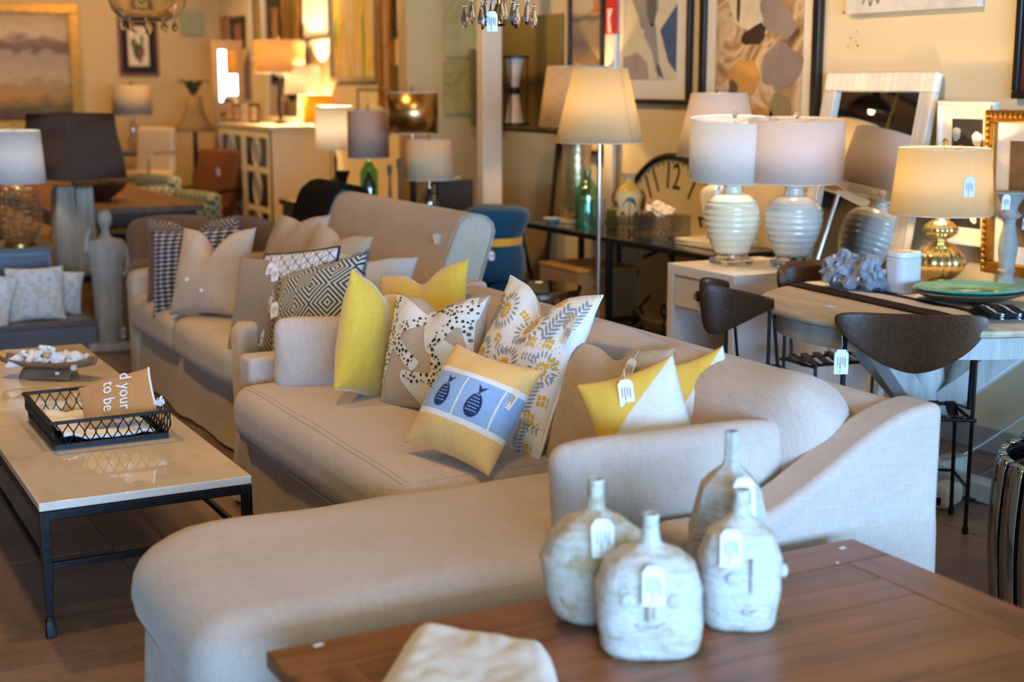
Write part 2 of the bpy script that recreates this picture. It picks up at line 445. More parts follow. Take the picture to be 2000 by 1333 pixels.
skirt([(.745,2.66),(2.5,2.66),(2.5,3.44),(.90,3.44),(.80,3.39),(.745,3.28)], .015, .30, 'chaise_skirt', M_LINEN, sec, flare=.045, wav=.02, seed=5)
c = softbox(.93, 1.60, .205, .075, .022, 16, .006, 1).xf(MT(1.965,4.285,.385)).build('seat_cushion', M_LINEN, sec, merge=1e-4, ang=70)
c2 = softbox(1.70, .80, .215, .10, .022, 20, .008, 2, plan=.24, fr=4).xf(MT(1.57,3.115,.380)).build('chaise_cushion', M_LINEN, sec, merge=1e-4, ang=70)
for cu, (x0,x1,y0,y1,r) in ((c,(1.525,2.4,3.50,5.07,.05)),(c2,(.80,2.4,2.74,3.49,.06))):
    pts = []
    for (cx,cy,a0) in ((x0+r,y0+r,180),(x1-r,y0+r,270),(x1-r,y1-r,0),(x0+r,y1-r,90)):
        for k in range(6):
            a = math.radians(a0+18*k); pts.append((cx+r*math.cos(a), cy+r*math.sin(a), .292))
    if cu is c: MB().tube(pts, .006, 6, closed=True).build('piping', M_PIPE, cu)
from mathutils.bvhtree import BVHTree
def seam(obj, pts, r=.0022):
    bv = BVHTree.FromPolygons([v.co for v in obj.data.vertices], [p.vertices[:] for p in obj.data.polygons]); out = []
    for x, y in pts:
        h = bv.ray_cast(Vector((x, y, 2)), Vector((0,0,-1)))[0]
        if h: out.append(h + Vector((0,0,.0004)))
    return MB().tube(out, r, 5).build('seam', M_PIPE, obj)
seam(c, [(1.545, 3.56+.04*i) for i in range(37)]); seam(c, [(1.56, 3.56+.04*i) for i in range(37)]); seam(c, [(1.56+.04*i, 3.545) for i in range(20)])
upholstered([(2.42,.02),(2.66,.02),(2.645,.45),(2.62,.73),(2.605,.772),(2.57,.787),(2.52,.782),(2.49,.75),(2.44,.45)], 2.61, 5.275, 'back_frame', M_LINEN, sec, .02)
upholstered(arm_profile(1.84, 2.625, .565, .795, 1.98), 2.595, 2.735, 'arm', M_LINEN, sec, .022)
upholstered(arm_profile(1.605, 2.625, .565, .795, 1.98), 5.14, 5.275, 'arm', M_LINEN, sec, .022)
for k, (y0, y1, sx) in enumerate(((2.745,3.50,.24),(3.50,4.31,.22),(4.31,5.13,.22))):
    b = softbox(sx, (y1-y0)-.01, .40, .085, .012, 12, .02, 11+k, crown_side=.045, fr=4)
    b.xf(MT(2.345,(y0+y1)/2,(.635,.622,.605)[k]) @ RY(16)).build('back_cushion', M_LINEN, sec, merge=1e-4, ang=70)

so2 = thing('high_back_sofa', 'wheat linen slipcovered sofa with tall rolled back behind the sectional', 'sofa', (0,0,0))
skirt([(1.78,5.72),(2.85,5.72),(2.85,7.66),(1.78,7.66)], .015, .31, 'base_skirt', M_LINEN2, so2, flare=.035, wav=.014, seed=9)
s2c = []
for y0, y1 in ((5.80,6.72),(6.73,7.62)):
    b = softbox(1.0, y1-y0, .20, .07, .02, 12, .006, y0).xf(MT(2.21,(y0+y1)/2,.39)).build('seat_cushion', M_LINEN2, so2, merge=1e-4, ang=70)
back2 = [(2.62,.02),(2.86,.02),(2.93,.55),(3.035,.86),(3.05,.91),(3.04,.955),(3.005,.985),(2.955,.997),(2.905,.992),(2.87,.97),(2.84,.92),(2.745,.69),(2.66,.48)]
upholstered(back2, 5.90, 7.86, 'back', M_LINEN2, so2, .022)
MB().tube([(2.64+.0,5.893,.42),(2.75,5.893,.69),(2.86,5.893,.95),(2.905,5.893,.985),(2.955,5.893,.99),(3.0,5.893,.978),(3.03,5.893,.95),(3.04,5.893,.91),(3.02,5.893,.85),(2.925,5.893,.55)], .005, 6).build('piping', M_PIPE, so2)
def arm2(y0, y1): return upholstered([(1.74,.01),(1.735,.56),(1.76,.60),(2.0,.625),(2.5,.66),(2.74,.68),(2.74,.01)], y0, y1, 'arm', M_LINEN2, so2, .03)
arm2(5.70, 5.83); arm2(7.58, 7.72)
MB().cbox(0,0,0,.05,.0015,.075).build('fabric_label', plain('label_cloth', rgb(206,176,150), .8), so2, loc=(2.822,6.02,.875), rot=(math.radians(90),math.radians(-66),math.radians(90)))
# black throw folded over the back
mb = MB()
prof = [(2.695,.60),(2.735,.70),(2.785,.82),(2.83,.925),(2.86,.985),(2.90,1.015),(2.955,1.022),(3.01,1.01),(3.05,.98),(3.073,.92),(3.06,.85),(3.01,.70)]
def thr(u, v):
    k = u*(len(prof)-1); i = min(int(k), len(prof)-2); t = k-i
    x = prof[i][0]*(1-t)+prof[i+1][0]*t; z = prof[i][1]*(1-t)+prof[i+1][1]*t
    w = noise.noise(Vector((u*5, v*7, 2)))*.012
    return (x-.006+w*.5, 7.47+v*.50+noise.noise(Vector((u*4,9,v)))*.02, z+abs(w))
mb.grid(thr, 40, 24)
th = mb.build('throw_blanket', linen('black_wool', rgb(24,20,19), .2, .6, .6, .95, 0), None, solid=.022, ang=70)
tag(th, 'black wool throw folded over the back of the high sofa', 'blanket')
# sofa behind, in the shade
s3 = thing('brown_armchair', 'shaded brown upholstered armchair behind the patterned cushions', 'armchair', (0,0,0))
M_BRN = linen('brown_weave', rgb(134,104,76), .1)
softbox(.62,.75,.40,.06,.01,8,.004,3).xf(MT(2.28,8.35,.22)).build('seat_base', M_BRN, s3, merge=1e-4, ang=70)
softbox(.85,.20,.58,.07,.01,8,.004,4).xf(MT(2.25,8.02,.32)).build('arm', M_BRN, s3, merge=1e-4, ang=70)
softbox(.85,.20,.58,.07,.01,8,.004,5).xf(MT(2.25,8.72,.32)).build('arm', M_BRN, s3, merge=1e-4, ang=70)
softbox(.24,.9,.72,.08,.02,8,.004,6).xf(MT(2.68,8.37,.40)).build('back', M_BRN, s3, merge=1e-4, ang=70)
softbox(.5,.16,.42,.07,.03,8,.01,7).xf(MT(2.12,8.18,.60) @ RX(-10)).build('loose_cushion', M_BRN, s3, merge=1e-4, ang=70)
# ================================================================ coffee tables, plank table, dining table
def marble(name):
    t = NT(name); t.set(Roughness=.07, Coat_Weight=.4)
    v = t.coord(); n1 = t.noise(v, 3, 5, .6); n2 = t.noise(t.coord((8,3,3)), 2, 6, .7)
    f = t.math('MULTIPLY_ADD', n2, .5, n1)
    c = t.ramp(f, [(.45, rgb(214,200,184)), (.72, rgb(226,214,200)), (1.0, rgb(204,188,170))])
    t.col(c); return t.m
M_MARBLE = marble('cream_marble')
def coffee_table(y0, y1, label, x0=.645, x1=1.275):
    h = .41; t = thing('coffee_table', label, 'table', ((x0+x1)/2, (y0+y1)/2, 0), group='marble coffee tables')
    w = (x1-x0)/2; d = (y1-y0)/2
    MB().box(-w,w,-d,d,h-.026,h).build('marble_top', M_MARBLE, t, bev=.003)
    f = MB(); zt = h-.028; b = .028
    fr = MB().box(-w,w,-d,-d+b,zt-b,zt).box(-w,w,d-b,d,zt-b,zt).box(-w,-w+b,-d+b,d-b,zt-b,zt).box(w-b,w,-d+b,d-b,zt-b,zt)
    fr.build('top_rail', M_IRON, t, bev=.003)
    for sx in (-1,1):
        for sy in (-1,1):
            lg = MB(); x = sx*(w-b/2); y = sy*(d-b/2)
            lg.add([(x+i*r,y+j*r,z) for z,r in ((zt-.0005,.0147),(.22,.0147),(.055,.009),(.05,.013),(.0,.0145)) for i,j in ((-1,-1),(1,-1),(1,1),(-1,1))],
                   [(3,2,1,0),(16,17,18,19)] + [(k*4+i,(k*4+(i+1)%4),(k+1)*4+(i+1)%4,(k+1)*4+i) for k in range(4) for i in range(4)])
            lg.v = lg.v; lg.build('leg', M_IRON, t, merge=1e-6, bev=.002)
    for sy in (-1,1): MB().bar((-w+b/2,sy*(d-b/2),.215),(w-b/2,sy*(d-b/2),.215),.016,.02).build('stretcher', M_IRON, t, bev=.002)
    for sx in (-1,1): MB().bar((sx*(w-b/2),-d+b/2,.215),(sx*(w-b/2),d-b/2,.215),.016,.02).build('stretcher', M_IRON, t, bev=.002)
    return t
ct1 = coffee_table(4.10, 5.385, 'cream marble coffee table nearest the chaise, with wire basket on top')
ct2 = coffee_table(5.395, 6.63, 'cream marble coffee table farther back, carrying the driftwood bowl')
sticker(ct1, (.3,-.655+.05,.30), rot=(math.radians(90),0,0))

# plank table in the foreground
M_PLANK = wood('walnut_plank_wood', rgb(158,98,54), rgb(98,58,30), .38, .9, 'X', .3, .15)
M_PLANKE = wood('walnut_edge_wood', rgb(146,90,50), rgb(90,52,27), .38, .9, 'Y', .3, .15)
pt = thing('plank_table', 'dark brown wooden plank table in front holding the face vases', 'table', (1.5,1.9,0))
TZ = .515
tx0, tx1, ty0, ty1 = .80-1.5, 2.27-1.5, 1.15-1.9, 2.52-1.9
F = .13
MB().box(tx0,tx1,ty1-F,ty1,TZ-.035,TZ).build('breadboard_end', M_PLANK, pt, bev=.003)
MB().box(tx0,tx1,ty0,ty0+F,TZ-.035,TZ).build('breadboard_end', M_PLANK, pt, bev=.003)
MB().box(tx1-F,tx1,ty0+F+.001,ty1-F-.001,TZ-.035,TZ).build('side_board', M_PLANKE, pt, bev=.003)
MB().box(tx0,tx0+F,ty0+F+.001,ty1-F-.001,TZ-.035,TZ).build('side_board', M_PLANKE, pt, bev=.003)
n = 10; py = (ty1-ty0-2*F)/n
plank_me = MB().box(-(tx1-tx0-2*F)/2+.001,(tx1-tx0-2*F)/2-.001,-py/2+.0012,py/2-.0012,-.033,-.001).mesh('plank'); plank_me.materials.append(M_PLANK)
for k in range(n):
    o = bpy.data.objects.new('plank', plank_me); COL.objects.link(o); o.parent = pt; o.location = ((tx0+tx1)/2, ty0+F+py*(k+.5), TZ - random.random()*.0015)
for a, b in (((tx0+.05,ty0+.06),(tx1-.05,ty0+.06)),((tx0+.05,ty1-.06),(tx1-.05,ty1-.06)),((tx0+.06,ty0+.05),(tx0+.06,ty1-.05)),((tx1-.06,ty0+.05),(tx1-.06,ty1-.05))):
    MB().bar((a[0],a[1],TZ-.075),(b[0],b[1],TZ-.075),.022,.08).build('apron', M_PLANKE, pt, bev=.002)
for x in (tx0+.06,tx1-.06):
    for y in (ty0+.06,ty1-.06): MB().box(x-.035,x+.035,y-.035,y+.035,0,TZ-.036).build('leg', M_PLANKE, pt, bev=.004)
sticker(pt, (2.20-1.5,2.475-1.9,TZ+.0006), rot=(0,0,.3)); sticker(pt, (.90-1.5,2.5-1.9,TZ+.0006), rot=(0,0,.2)); sticker(pt, (2.12-1.5,2.4-1.9,TZ+.0006), .01,.006, rot=(0,0,1.2))

# round dining table
M_LIMED = wood('limed_oak', rgb(214,196,168), rgb(176,154,126), .5, .8, 'Y', .2)
M_GREYW = wood('whitewashed_wood', rgb(196,196,190), rgb(164,162,156), .6, .8, 'Z', .25)
DTX, DTY, DTR = 4.02, 4.08, .655
dt = thing('round_dining_table', 'round whitewashed dining table with pale oak top by the wall', 'table', (DTX,DTY,0))
MB().lathe([(0,.722),(DTR-.02,.722),(DTR,.73),(DTR+.004,.74),(DTR,.75),(DTR-.012,.755),(0,.755)], 72).build('table_top', M_LIMED, dt, ang=30)
MB().lathe([(DTR-.10,.64),(DTR-.055,.64),(DTR-.055,.722),(DTR-.10,.722)], 72, cap=False).build('apron', M_GREYW, dt)
MB().lathe([(0,.03),(.07,.03),(.07,.12),(.05,.16),(.05,.30),(.075,.36),(.07,.45),(.055,.55),(.09,.64),(.2,.66),(.2,.72),(0,.72)], 24).build('pedestal', M_GREYW, dt)
for k in range(4):
    a = math.radians(18+90*k); d = Vector((math.cos(a), math.sin(a), 0))
    MB().bar(d*.05+Vector((0,0,.34)), d*.42+Vector((0,0,.66)), .075, .09).build('brace', M_GREYW, dt, bev=.006)
    MB().bar(d*.04+Vector((0,0,.06)), d*.33+Vector((0,0,.04)), .085, .08).build('foot', M_GREYW, dt, bev=.008)
# ================================================================ throw pillows
def uvmat(name, fn, rough=.9, bump=.3, sheen=.2):
    """cloth with a printed or woven pattern laid out in the pillow's own cloth coordinates"""
    t = NT(name); t.set(Roughness=rough, Specular_IOR_Level=.2, Sheen_Weight=sheen)
    uv = t.n('ShaderNodeUVMap'); uv.uv_map = 'cloth'
    sp = t.n('ShaderNodeSeparateXYZ'); t.l(uv.outputs['UV'], sp.inputs[0])
    c = fn(t, sp.outputs['X'], sp.outputs['Y'])
    w = t.math('ADD', t.noise(t.coord((300,30,30)), 1, 2), t.noise(t.coord((30,300,30)), 1, 2))
    c = t.mix(.22, c, t.ramp(w, [(.6, (.25,.25,.25,1)), (1.2, (1,1,1,1))]), 'MULTIPLY')
    t.col(c); t.bump(w, bump, .003); return t.m
def fr(t, x, k, o=0): return t.math('FRACT', t.math('MULTIPLY_ADD', x, k, o))
def tri(t, x, k, o=0): return t.math('ABSOLUTE', t.math('SUBTRACT', fr(t, x, k, o), .5))
def step(t, x, e, soft=.04): return t.ramp(x, [(max(0,e-soft), (0,0,0,1)), (min(1,e+soft), (1,1,1,1))])
def diamonds(ca, cb, kx, ky, rings, ca2=None):
    def f(t, u, v):
        n = t.math('MULTIPLY', t.math('SUBTRACT', t.noise(t.coord(), 9, 2), .5), .05)
        d = t.math('ADD', t.math('ADD', tri(t, u, kx), t.math('MULTIPLY', tri(t, v, ky), .9)), n)
        return t.mix(step(t, tri(t, d, rings), .25, .05), ca, cb)
    return f
def chains(ca, cb, cc):
    def f(t, u, v):
        a = step(t, tri(t, u, 20), .33, .04); b = step(t, t.math('ADD', tri(t, v, 20), t.math('MULTIPLY', tri(t, u, 20), .6)), .40, .04)
        d = step(t, tri(t, u, 10), .40, .03)
        return t.mix(d, t.mix(b, t.mix(a, ca, cc), cb), ca)
    return f
def tri_grid(ca, cb):
    def f(t, u, v):
        q = 13; s = .577*q
        a = tri(t, u, q); b = t.math('ABSOLUTE', t.math('SUBTRACT', t.math('FRACT', t.math('ADD', t.math('MULTIPLY', u, q/2), t.math('MULTIPLY', v, s))), .5))
        c = t.math('ABSOLUTE', t.math('SUBTRACT', t.math('FRACT', t.math('SUBTRACT', t.math('MULTIPLY', u, q/2), t.math('MULTIPLY', v, s))), .5))
        m = t.math('MAXIMUM', t.math('MAXIMUM', a, b), c)
        return t.mix(step(t, m, .455, .02), ca, cb)
    return f
def diag(ca, cb):
    def f(t, u, v): return t.mix(step(t, t.math('MULTIPLY', t.math('ADD', t.math('MULTIPLY_ADD', v, -1.82, u), 1.82), .5), .495, .004), ca, cb)
    return f
def damask(ca, cb):
    def f(t, u, v):
        n = t.noise(t.coord(), 11, 3); w = t.math('SINE', t.math('MULTIPLY_ADD', n, 30, t.math('MULTIPLY', u, 9)))
        return t.mix(t.ramp(t.math('MULTIPLY_ADD', w, .5, .5), [(.35,(0,0,0,1)),(.65,(1,1,1,1))]), ca, cb)
    return f
def bands(stops):
    def f(t, u, v): return t.ramp(v, stops, 'CONSTANT')
    return f
def frame_m(az, el, roll):
    az, el, roll = map(math.radians, (az, el, roll))
    N = Vector((math.cos(el)*math.cos(az), math.cos(el)*math.sin(az), math.sin(el)))
    U = (Vector((0,0,1)) - N*N.z).normalized(); X = U.cross(N)
    c, s = math.cos(roll), math.sin(roll)
    X2 = X*c + U*s; U2 = -X*s + U*c
    return Matrix((X2, U2, N)).transposed().to_4x4()
class Pillow:
    def __init__(s, w, h, th, pinch=.07, chop=0, n=30, wr=.009, seed=0, slump=0, puff=.5, rc=0):
        s.w, s.h, s.th, s.pinch, s.chop, s.n, s.wr, s.seed, s.slump, s.puff, s.rc = w, h, th, pinch, chop, n, wr, seed, slump, puff, rc
    def S(s, u, v, side=1, off=0):
        """point on the cloth; u, v run from -1 to 1, corners are pulled out, edges sag inwards"""
        x = s.w/2*u*(1 - s.pinch*(1-v*v)**1.0*abs(u)); y = s.h/2*v*(1 - s.pinch*(1-u*u)*abs(v))
        if s.rc:
            q = max(0, (abs(u)+abs(v)-2+s.rc)/s.rc); x *= 1-.10*q*q; y *= 1-.10*q*q
        e = max(0,(1-u*u)*(1-v*v))
        z = s.th/2*e**s.puff
        if s.chop: y -= s.chop*s.h*math.exp(-(u/.30)**2)*max(0,(v+1)/2)**3; z *= 1-.35*math.exp(-(u/.25)**2)*max(0,(v+1)/2)**2
        k = noise.noise(Vector((x*9+s.seed*7, y*9, side*3)))*s.wr*e**.3
        k += noise.noise(Vector((x*26+s.seed*3, y*11, side*5)))*s.wr*.5*(1-e)*min(1,e*6)
        z = (z + k + off)*side
        z -= s.slump*(u*u)*.5
        return Vector((x, y, z))
    def mesh(s, name):
        n = s.n; vs = []; fs = []; uv = []; idx = {}
        def tt(i): q = -1+2*i/n; return math.copysign(abs(math.sin(q*math.pi/2))*.55+abs(q)*.45, q)
        for side in (1,-1):
            for j in range(n+1):
                for i in range(n+1):
                    bd = i in (0,n) or j in (0,n)
                    if side == -1 and bd: idx[(side,i,j)] = idx[(1,i,j)]; continue
                    u, v = tt(i), tt(j); idx[(side,i,j)] = len(vs); vs.append(s.S(u,v,side)); uv.append(((u+1)/2,(v+1)/2))
        for side in (1,-1):
            for j in range(n):
                for i in range(n):
                    q = [idx[(side,i,j)],idx[(side,i+1,j)],idx[(side,i+1,j+1)],idx[(side,i,j+1)]]
                    fs.append(q if side == 1 else q[::-1])
        me = bpy.data.meshes.new(name); me.from_pydata(vs, [], fs); me.update()
        L = me.uv_layers.new(name='cloth')
        for lp in me.loops: L.data[lp.index].uv = uv[lp.vertex_index]
        me.polygons.foreach_set('use_smooth', [True]*len(me.polygons))
        return me
    def border(s, k=24):
        p = []
        for i in range(k): p.append(s.S(-1+2*i/k, -1))
        for i in range(k): p.append(s.S(1, -1+2*i/k))
        for i in range(k): p.append(s.S(1-2*i/k, 1))
        for i in range(k): p.append(s.S(-1, 1-2*i/k))
        return p
    def decal(s, polys, off=.0016, sub=0):
        """flat cloth shapes (outlines in u, v) laid on the front of the pillow"""
        mb = MB()
        for pl in polys:
            bm = bmesh.new(); vs = [bm.verts.new((a,b,0)) for a,b in pl]
            f = bm.faces.new(vs)
            bmesh.ops.triangulate(bm, faces=[f])
            for _ in range(sub):
                ed = [e for e in bm.edges if e.calc_length() > .07]
                if not ed: break
                bmesh.ops.subdivide_edges(bm, edges=ed, cuts=1); bmesh.ops.triangulate(bm, faces=bm.faces[:])
            bm.verts.index_update(); bm.normal_update()
            o = [s.S(v.co.x, v.co.y, 1, off) for v in bm.verts]
            mb.add(o, [tuple(v.index for v in (f.verts if f.normal.z > 0 else reversed(f.verts))) for f in bm.faces])
            bm.free()
        return mb
def pillow(label, C, az, el, roll, w, h, mat, th=.15, name='throw_pillow', group=None, **kw):
    P = Pillow(w, h, th, **kw); o = bpy.data.objects.new(name, P.mesh(name)); COL.objects.link(o)
    o.data.materials.append(mat); o.matrix_world = MT(*C) @ frame_m(az, el, roll)
    tag(o, label, 'pillow', group); return o, P
def ptag(o, P, u, v, rz=0, size=1.0, off=.02, tilt=0):
    """price tag lying on the front of a pillow"""
    p = P.S(u, v, 1, off)
    k = price_tag(o, p, 0, -90+tilt, .036*size, .064*size, .03)
    k.rotation_euler = (math.radians(-90+tilt), 0, 0); k.rotation_euler.rotate_axis('Y', math.radians(rz)); return k
G1 = 'throw pillows on the sectional sofa'; G2 = 'throw pillows on the high back sofa'
M_TANL = linen('tan_linen', rgb(186,164,140), .08); M_YEL = linen('yellow_velvet', rgb(222,184,66), .06, .5, .15, .7, .6)
M_TAUPE = linen('taupe_linen', rgb(150,132,114), .09); M_CORD = linen('jute_cord', rgb(196,176,140), .15, 2)

# --- sectional
fishmat = uvmat('fish_pillow_cloth', bands([(0,rgb(240,196,124)),(.285,rgb(236,236,240)),(.335,rgb(150,186,232)),(.70,rgb(236,236,240)),(.75,rgb(240,196,124))]), .75, .12)
o, P = pillow('small peach pillow with blue band and two navy fish prints', (1.815,3.665,.655), 200, 34, -6, .37, .345, fishmat, .17, group=G1, seed=1, pinch=.09, wr=.007)
def fish(cx, cy, L):
    pts = []
    for k in range(15): a = math.pi*k/14; pts.append((cx+L*.27*math.sin(a)*(1-.15*math.cos(a)), cy-L*.12-L*.38*math.cos(a)*-1))
    for k in range(1,14): a = math.pi*(14-k)/14; pts.append((cx-L*.27*math.sin(a)*(1-.15*math.cos(a)), cy-L*.12-L*.38*math.cos(a)*-1))
    tail = [(cx, cy+L*.24), (cx+L*.2, cy+L*.52), (cx+L*.02, cy+L*.43), (cx-L*.14, cy+L*.55)]
    return pts, tail
M_NAVY = plain('navy_print', rgb(28,48,104), .85, 0, .08, 60, 0); M_PALE = plain('pale_blue_print', rgb(150,186,232), .85, 0, .05, 60, 0)
M_WHT = linen('white_cotton', rgb(238,238,240), .04)
for cx in (-.30, .42):
    b, tl = fish(cx, .03, .58)
    fo = P.decal([b, tl], .0012, 1).build('fish_print', M_NAVY, o)
    ar = []
    for r in range(6):
        for q in range(5):
            x0 = cx+(q-2+(r%2)*.5)*.048; y0 = -.14+r*.058; wd = .27*.52*max(0,1-((y0+.035)/.22)**2)**.5
            if abs(x0-cx) > wd-.02: continue
            ar.append([(x0-.02,y0),(x0,y0-.018),(x0+.02,y0),(x0+.02,y0+.008),(x0,y0-.008),(x0-.02,y0+.008)])
    P.decal(ar, .002).build('scale_print', M_PALE, fo, kind='stuff')
P.decal([[(.05,-.33),(.085,-.33),(.085,.40),(.05,.40)]], .001, 2).build('white_divider', M_WHT, o)
P.decal([[(-.78,-.33),(-.75,-.33),(-.75,.40),(-.78,.40)]], .001, 2).build('white_divider', M_WHT, o)
P.decal([[(.80,-.33),(.83,-.33),(.83,.40),(.80,.40)]], .001, 2).build('white_divider', M_WHT, o)
ptag(o, P, .97, .50, 10, 1.0)

o, P = pillow('large white pillow printed with grey leaves and yellow flower heads', (2.085,3.85,.715), 184, 25, 0, .52, .56, linen('white_print_cotton', rgb(232,230,228), .03, 1, .2), .17, group=G1, seed=2, pinch=.10, chop=.15, n=36)
def leaf(cx, cy, a, L, wd):
    c, s = math.cos(a), math.sin(a); q = [(0,-wd*.2),(L*.35,-wd),(L*.75,-wd*.75),(L,0),(L*.75,wd*.75),(L*.35,wd),(0,wd*.2)]
    return [(cx+x*c-y*s, cy+x*s+y*c) for x, y in q]
def rect(cx, cy, w, h, a=0):
    c, s = math.cos(a), math.sin(a); return [(cx+x*c-y*s, cy+x*s+y*c) for x, y in ((-w,-h),(w,-h),(w,h),(-w,h))]
grey = []; yel = []
def sun(cx, cy, r):
    for k in range(20): a = 2*math.pi*k/20; grey.append(leaf(cx+math.cos(a)*r*.62, cy+math.sin(a)*r*.62, a, r*.42, r*.055))
    for k in range(12): a = 2*math.pi*k/12; yel.append(leaf(cx+math.cos(a)*r*.2, cy+math.sin(a)*r*.2, a, r*.26, r*.075))
    for k in range(5): a = 2*math.pi*k/5; yel.append(rect(cx+math.cos(a)*r*.10, cy+math.sin(a)*r*.10, r*.04, r*.04, a))
def fern(cx, cy, a, L):
    c, s = math.cos(a), math.sin(a)
    grey.append([(cx-s*.006,cy+c*.006),(cx+s*.006,cy-c*.006),(cx+c*L+s*.003,cy+s*L-c*.003),(cx+c*L-s*.003,cy+s*L+c*.003)])
    for k in range(8):
        q = .05+k*.12; 
        for sg in (-1,1): grey.append(leaf(cx+c*L*q, cy+s*L*q, a+sg*.95, L*.34*(1-.3*q), L*.035))
def blocks(cx, cy, sc=1):
    for i in range(3):
        for j in range(2): yel.append(rect(cx+(i-1)*.052*sc, cy+(j-.5)*.066*sc+(i%2)*.01, .019*sc, .026*sc, .1))
    for k in range(4): yel.append(rect(cx+.1*sc+k*.03, cy-.06*sc+((k*7)%3)*.03, .008, .008, .2))
def vees(cx, cy):
    for k in range(5): grey.append(leaf(cx+k*.062, cy, 1.0, .06, .012)); grey.append(leaf(cx+k*.062, cy, -1.0, .06, .012))
for cx, cy, r in ((-.48,.60,.27),(.20,.56,.29),(-.60,-.02,.25),(.02,-.04,.29),(-.45,-.66,.25),(.74,.02,.22),(.30,-.66,.25),(-.88,.55,.2)): sun(cx, cy, r)
for cx, cy, a, L in ((.56,.34,1.25,.50),(.66,-.50,1.3,.42),(.62,-.96,1.3,.40),(.02,-.96,1.3,.38),(.82,.50,1.3,.4),(-.25,-.62,1.2,.42),(-.85,.25,1.3,.4)): fern(cx, cy, a, L)
for cx, cy in ((-.12,.80),(.42,.30),(.82,.66),(.34,-.26),(.86,.12),(.10,-.46),(.78,-.52),(-.30,.25),(.18,-.74),(-.72,-.42),(.84,-.86),(-.82,.72),(-.15,-.86),(.5,.86),(.48,-.16),(.92,-.30),(.52,-.42),(-.7,-.88),(-.3,-.3),(.70,.32)): blocks(cx, cy)
for cx, cy in ((-.28,.16),(.36,.12),(.66,-.04),(.22,-.58),(-.02,.34),(-.86,-.2),(.66,-.62),(-.5,-.34)): vees(cx, cy)
grey = [[(max(-.97,min(.97,x)), max(-.97,min(.97,y))) for x, y in p] for p in grey]; yel = [[(max(-.97,min(.97,x)), max(-.97,min(.97,y))) for x, y in p] for p in yel]
P.decal(grey, .0012).build('grey_leaf_print', plain('grey_print', rgb(142,150,164), .9, 0, .06, 60, 0), o, kind='stuff')
P.decal(yel, .0012).build('yellow_print', plain('mustard_print', rgb(226,176,52), .9, 0, .06, 60, 0), o, kind='stuff')
MB().tube(P.border(), .0035, 6, closed=True).build('piping', M_WHT, o)
ptag(o, P, .93, .62, 8, 1.1)

o, P = pillow('tan linen pillow with lacy beaded starfish applique', (1.985,4.30,.69), 197, 17, 5, .465, .42, M_TANL, .18, group=G1, seed=3, pinch=.09, chop=.10)
def star(cx, cy, R, r, a0, n=5):
    pts = []
    for k in range(n):
        a = a0+2*math.pi*k/n; b = a+math.pi/n
        for q in (-.12,-.05,.05,.12): pts.append((cx+R*math.cos(a+q)*(1-abs(q)*.25), cy+R*math.sin(a+q)*(1-abs(q)*.25)))
        for q in (-.16,0,.16): pts.append((cx+r*math.cos(b+q)*1.02, cy+r*math.sin(b+q)*1.02))
    return pts
def clampp(p): return [(max(-.985,min(.985,x)), max(-.97,min(.97,y))) for x, y in p]
M_LACE = linen('lace_white', rgb(226,220,210), .06, 1.5); M_BEAD = plain('brown_beads', rgb(74,50,34), .35, 0, .3, 60, .1)
def inside(p, poly):
    x, y = p; c = False; j = len(poly)-1
    for i in range(len(poly)):
        xi, yi = poly[i]; xj, yj = poly[j]
        if (yi > y) != (yj > y) and x < (xj-xi)*(y-yi)/(yj-yi)+xi: c = not c
        j = i
    return c
for cx, cy, R, r, a0 in ((-.62,.24,.86,.24,.62),(.74,.66,.84,.23,.30),(.52,-.48,.78,.22,1.80)):
    big = clampp(star(cx,cy,R,r,a0)); so_ = P.decal([big], .002, 4).build('starfish_applique', M_LACE, o)
    sm = star(cx,cy,R*.90,r*.86,a0); dots = []; rnd = random.Random(int(R*100+cx*10))
    for _ in range(900):
        x = cx+rnd.uniform(-R,R); y = cy+rnd.uniform(-R,R)
        if abs(x) > .96 or abs(y) > .95 or not inside((x,y), sm): continue
        q = rnd.choice((.014,.02,.026,.032))
        if all((x-a)**2+(y-b)**2 > (q+c+.008)**2 for a,b,c in dots): dots.append((x,y,q))
    P.decal([[(x+q*math.cos(2*math.pi*k/7), y+q*math.sin(2*math.pi*k/7)) for k in range(7)] for x,y,q in dots], .0038).build('beads', M_BEAD, so_, kind='stuff')

o, P = pillow('plain yellow pillow leaning beside the starfish pillow', (1.90,4.63,.69), 306, 3, -22, .40, .43, M_YEL, .18, group=G1, seed=4, pinch=.09, chop=.06)
o, P = pillow('plain yellow pillow tucked behind the starfish pillow', (2.17,4.80,.72), 205, 22, 14, .42, .42, M_YEL, .13, group=G1, seed=5, pinch=.09, chop=.12)
o, P = pillow('light linen lumbar pillow standing at the far scoop arm', (1.85,4.93,.60), 258, 6, -2, .42, .285, M_LINEN, .19, group=G1, seed=6, pinch=.02, puff=.42, rc=.5, n=26)
o, P = pillow('long light linen bolster lying along the chaise arm', (1.955,2.84,.625), 264, 4, 1, .66, .26, M_LINEN, .17, name='bolster_pillow', group=G1, seed=7, pinch=.02, puff=.4, n=38, wr=.016, rc=.5)
o, P = pillow('greyish tan linen pillow beside the white leaf pillow', (2.15,3.45,.665), 196, 22, 4, .40, .38, M_TANL, .14, group=G1, seed=8, pinch=.07, chop=.10)
ptag(o, P, .55, .75, 14, 1.0)
lk = MB(); rnd = random.Random(4)
for i in range(34):
    p = P.S(-1, .9-1.9*min(1,i/28)) + Vector((-.006-.002*(i%2), -max(0,i-28)*.016, .0)); a0 = i*1.9
    lk.tube([p+Vector((.006*math.cos(k*math.pi/4), .011*math.sin(k*math.pi/4), .004*math.sin(a0+k*math.pi/4))) for k in range(8)], .0019, 5, closed=True)
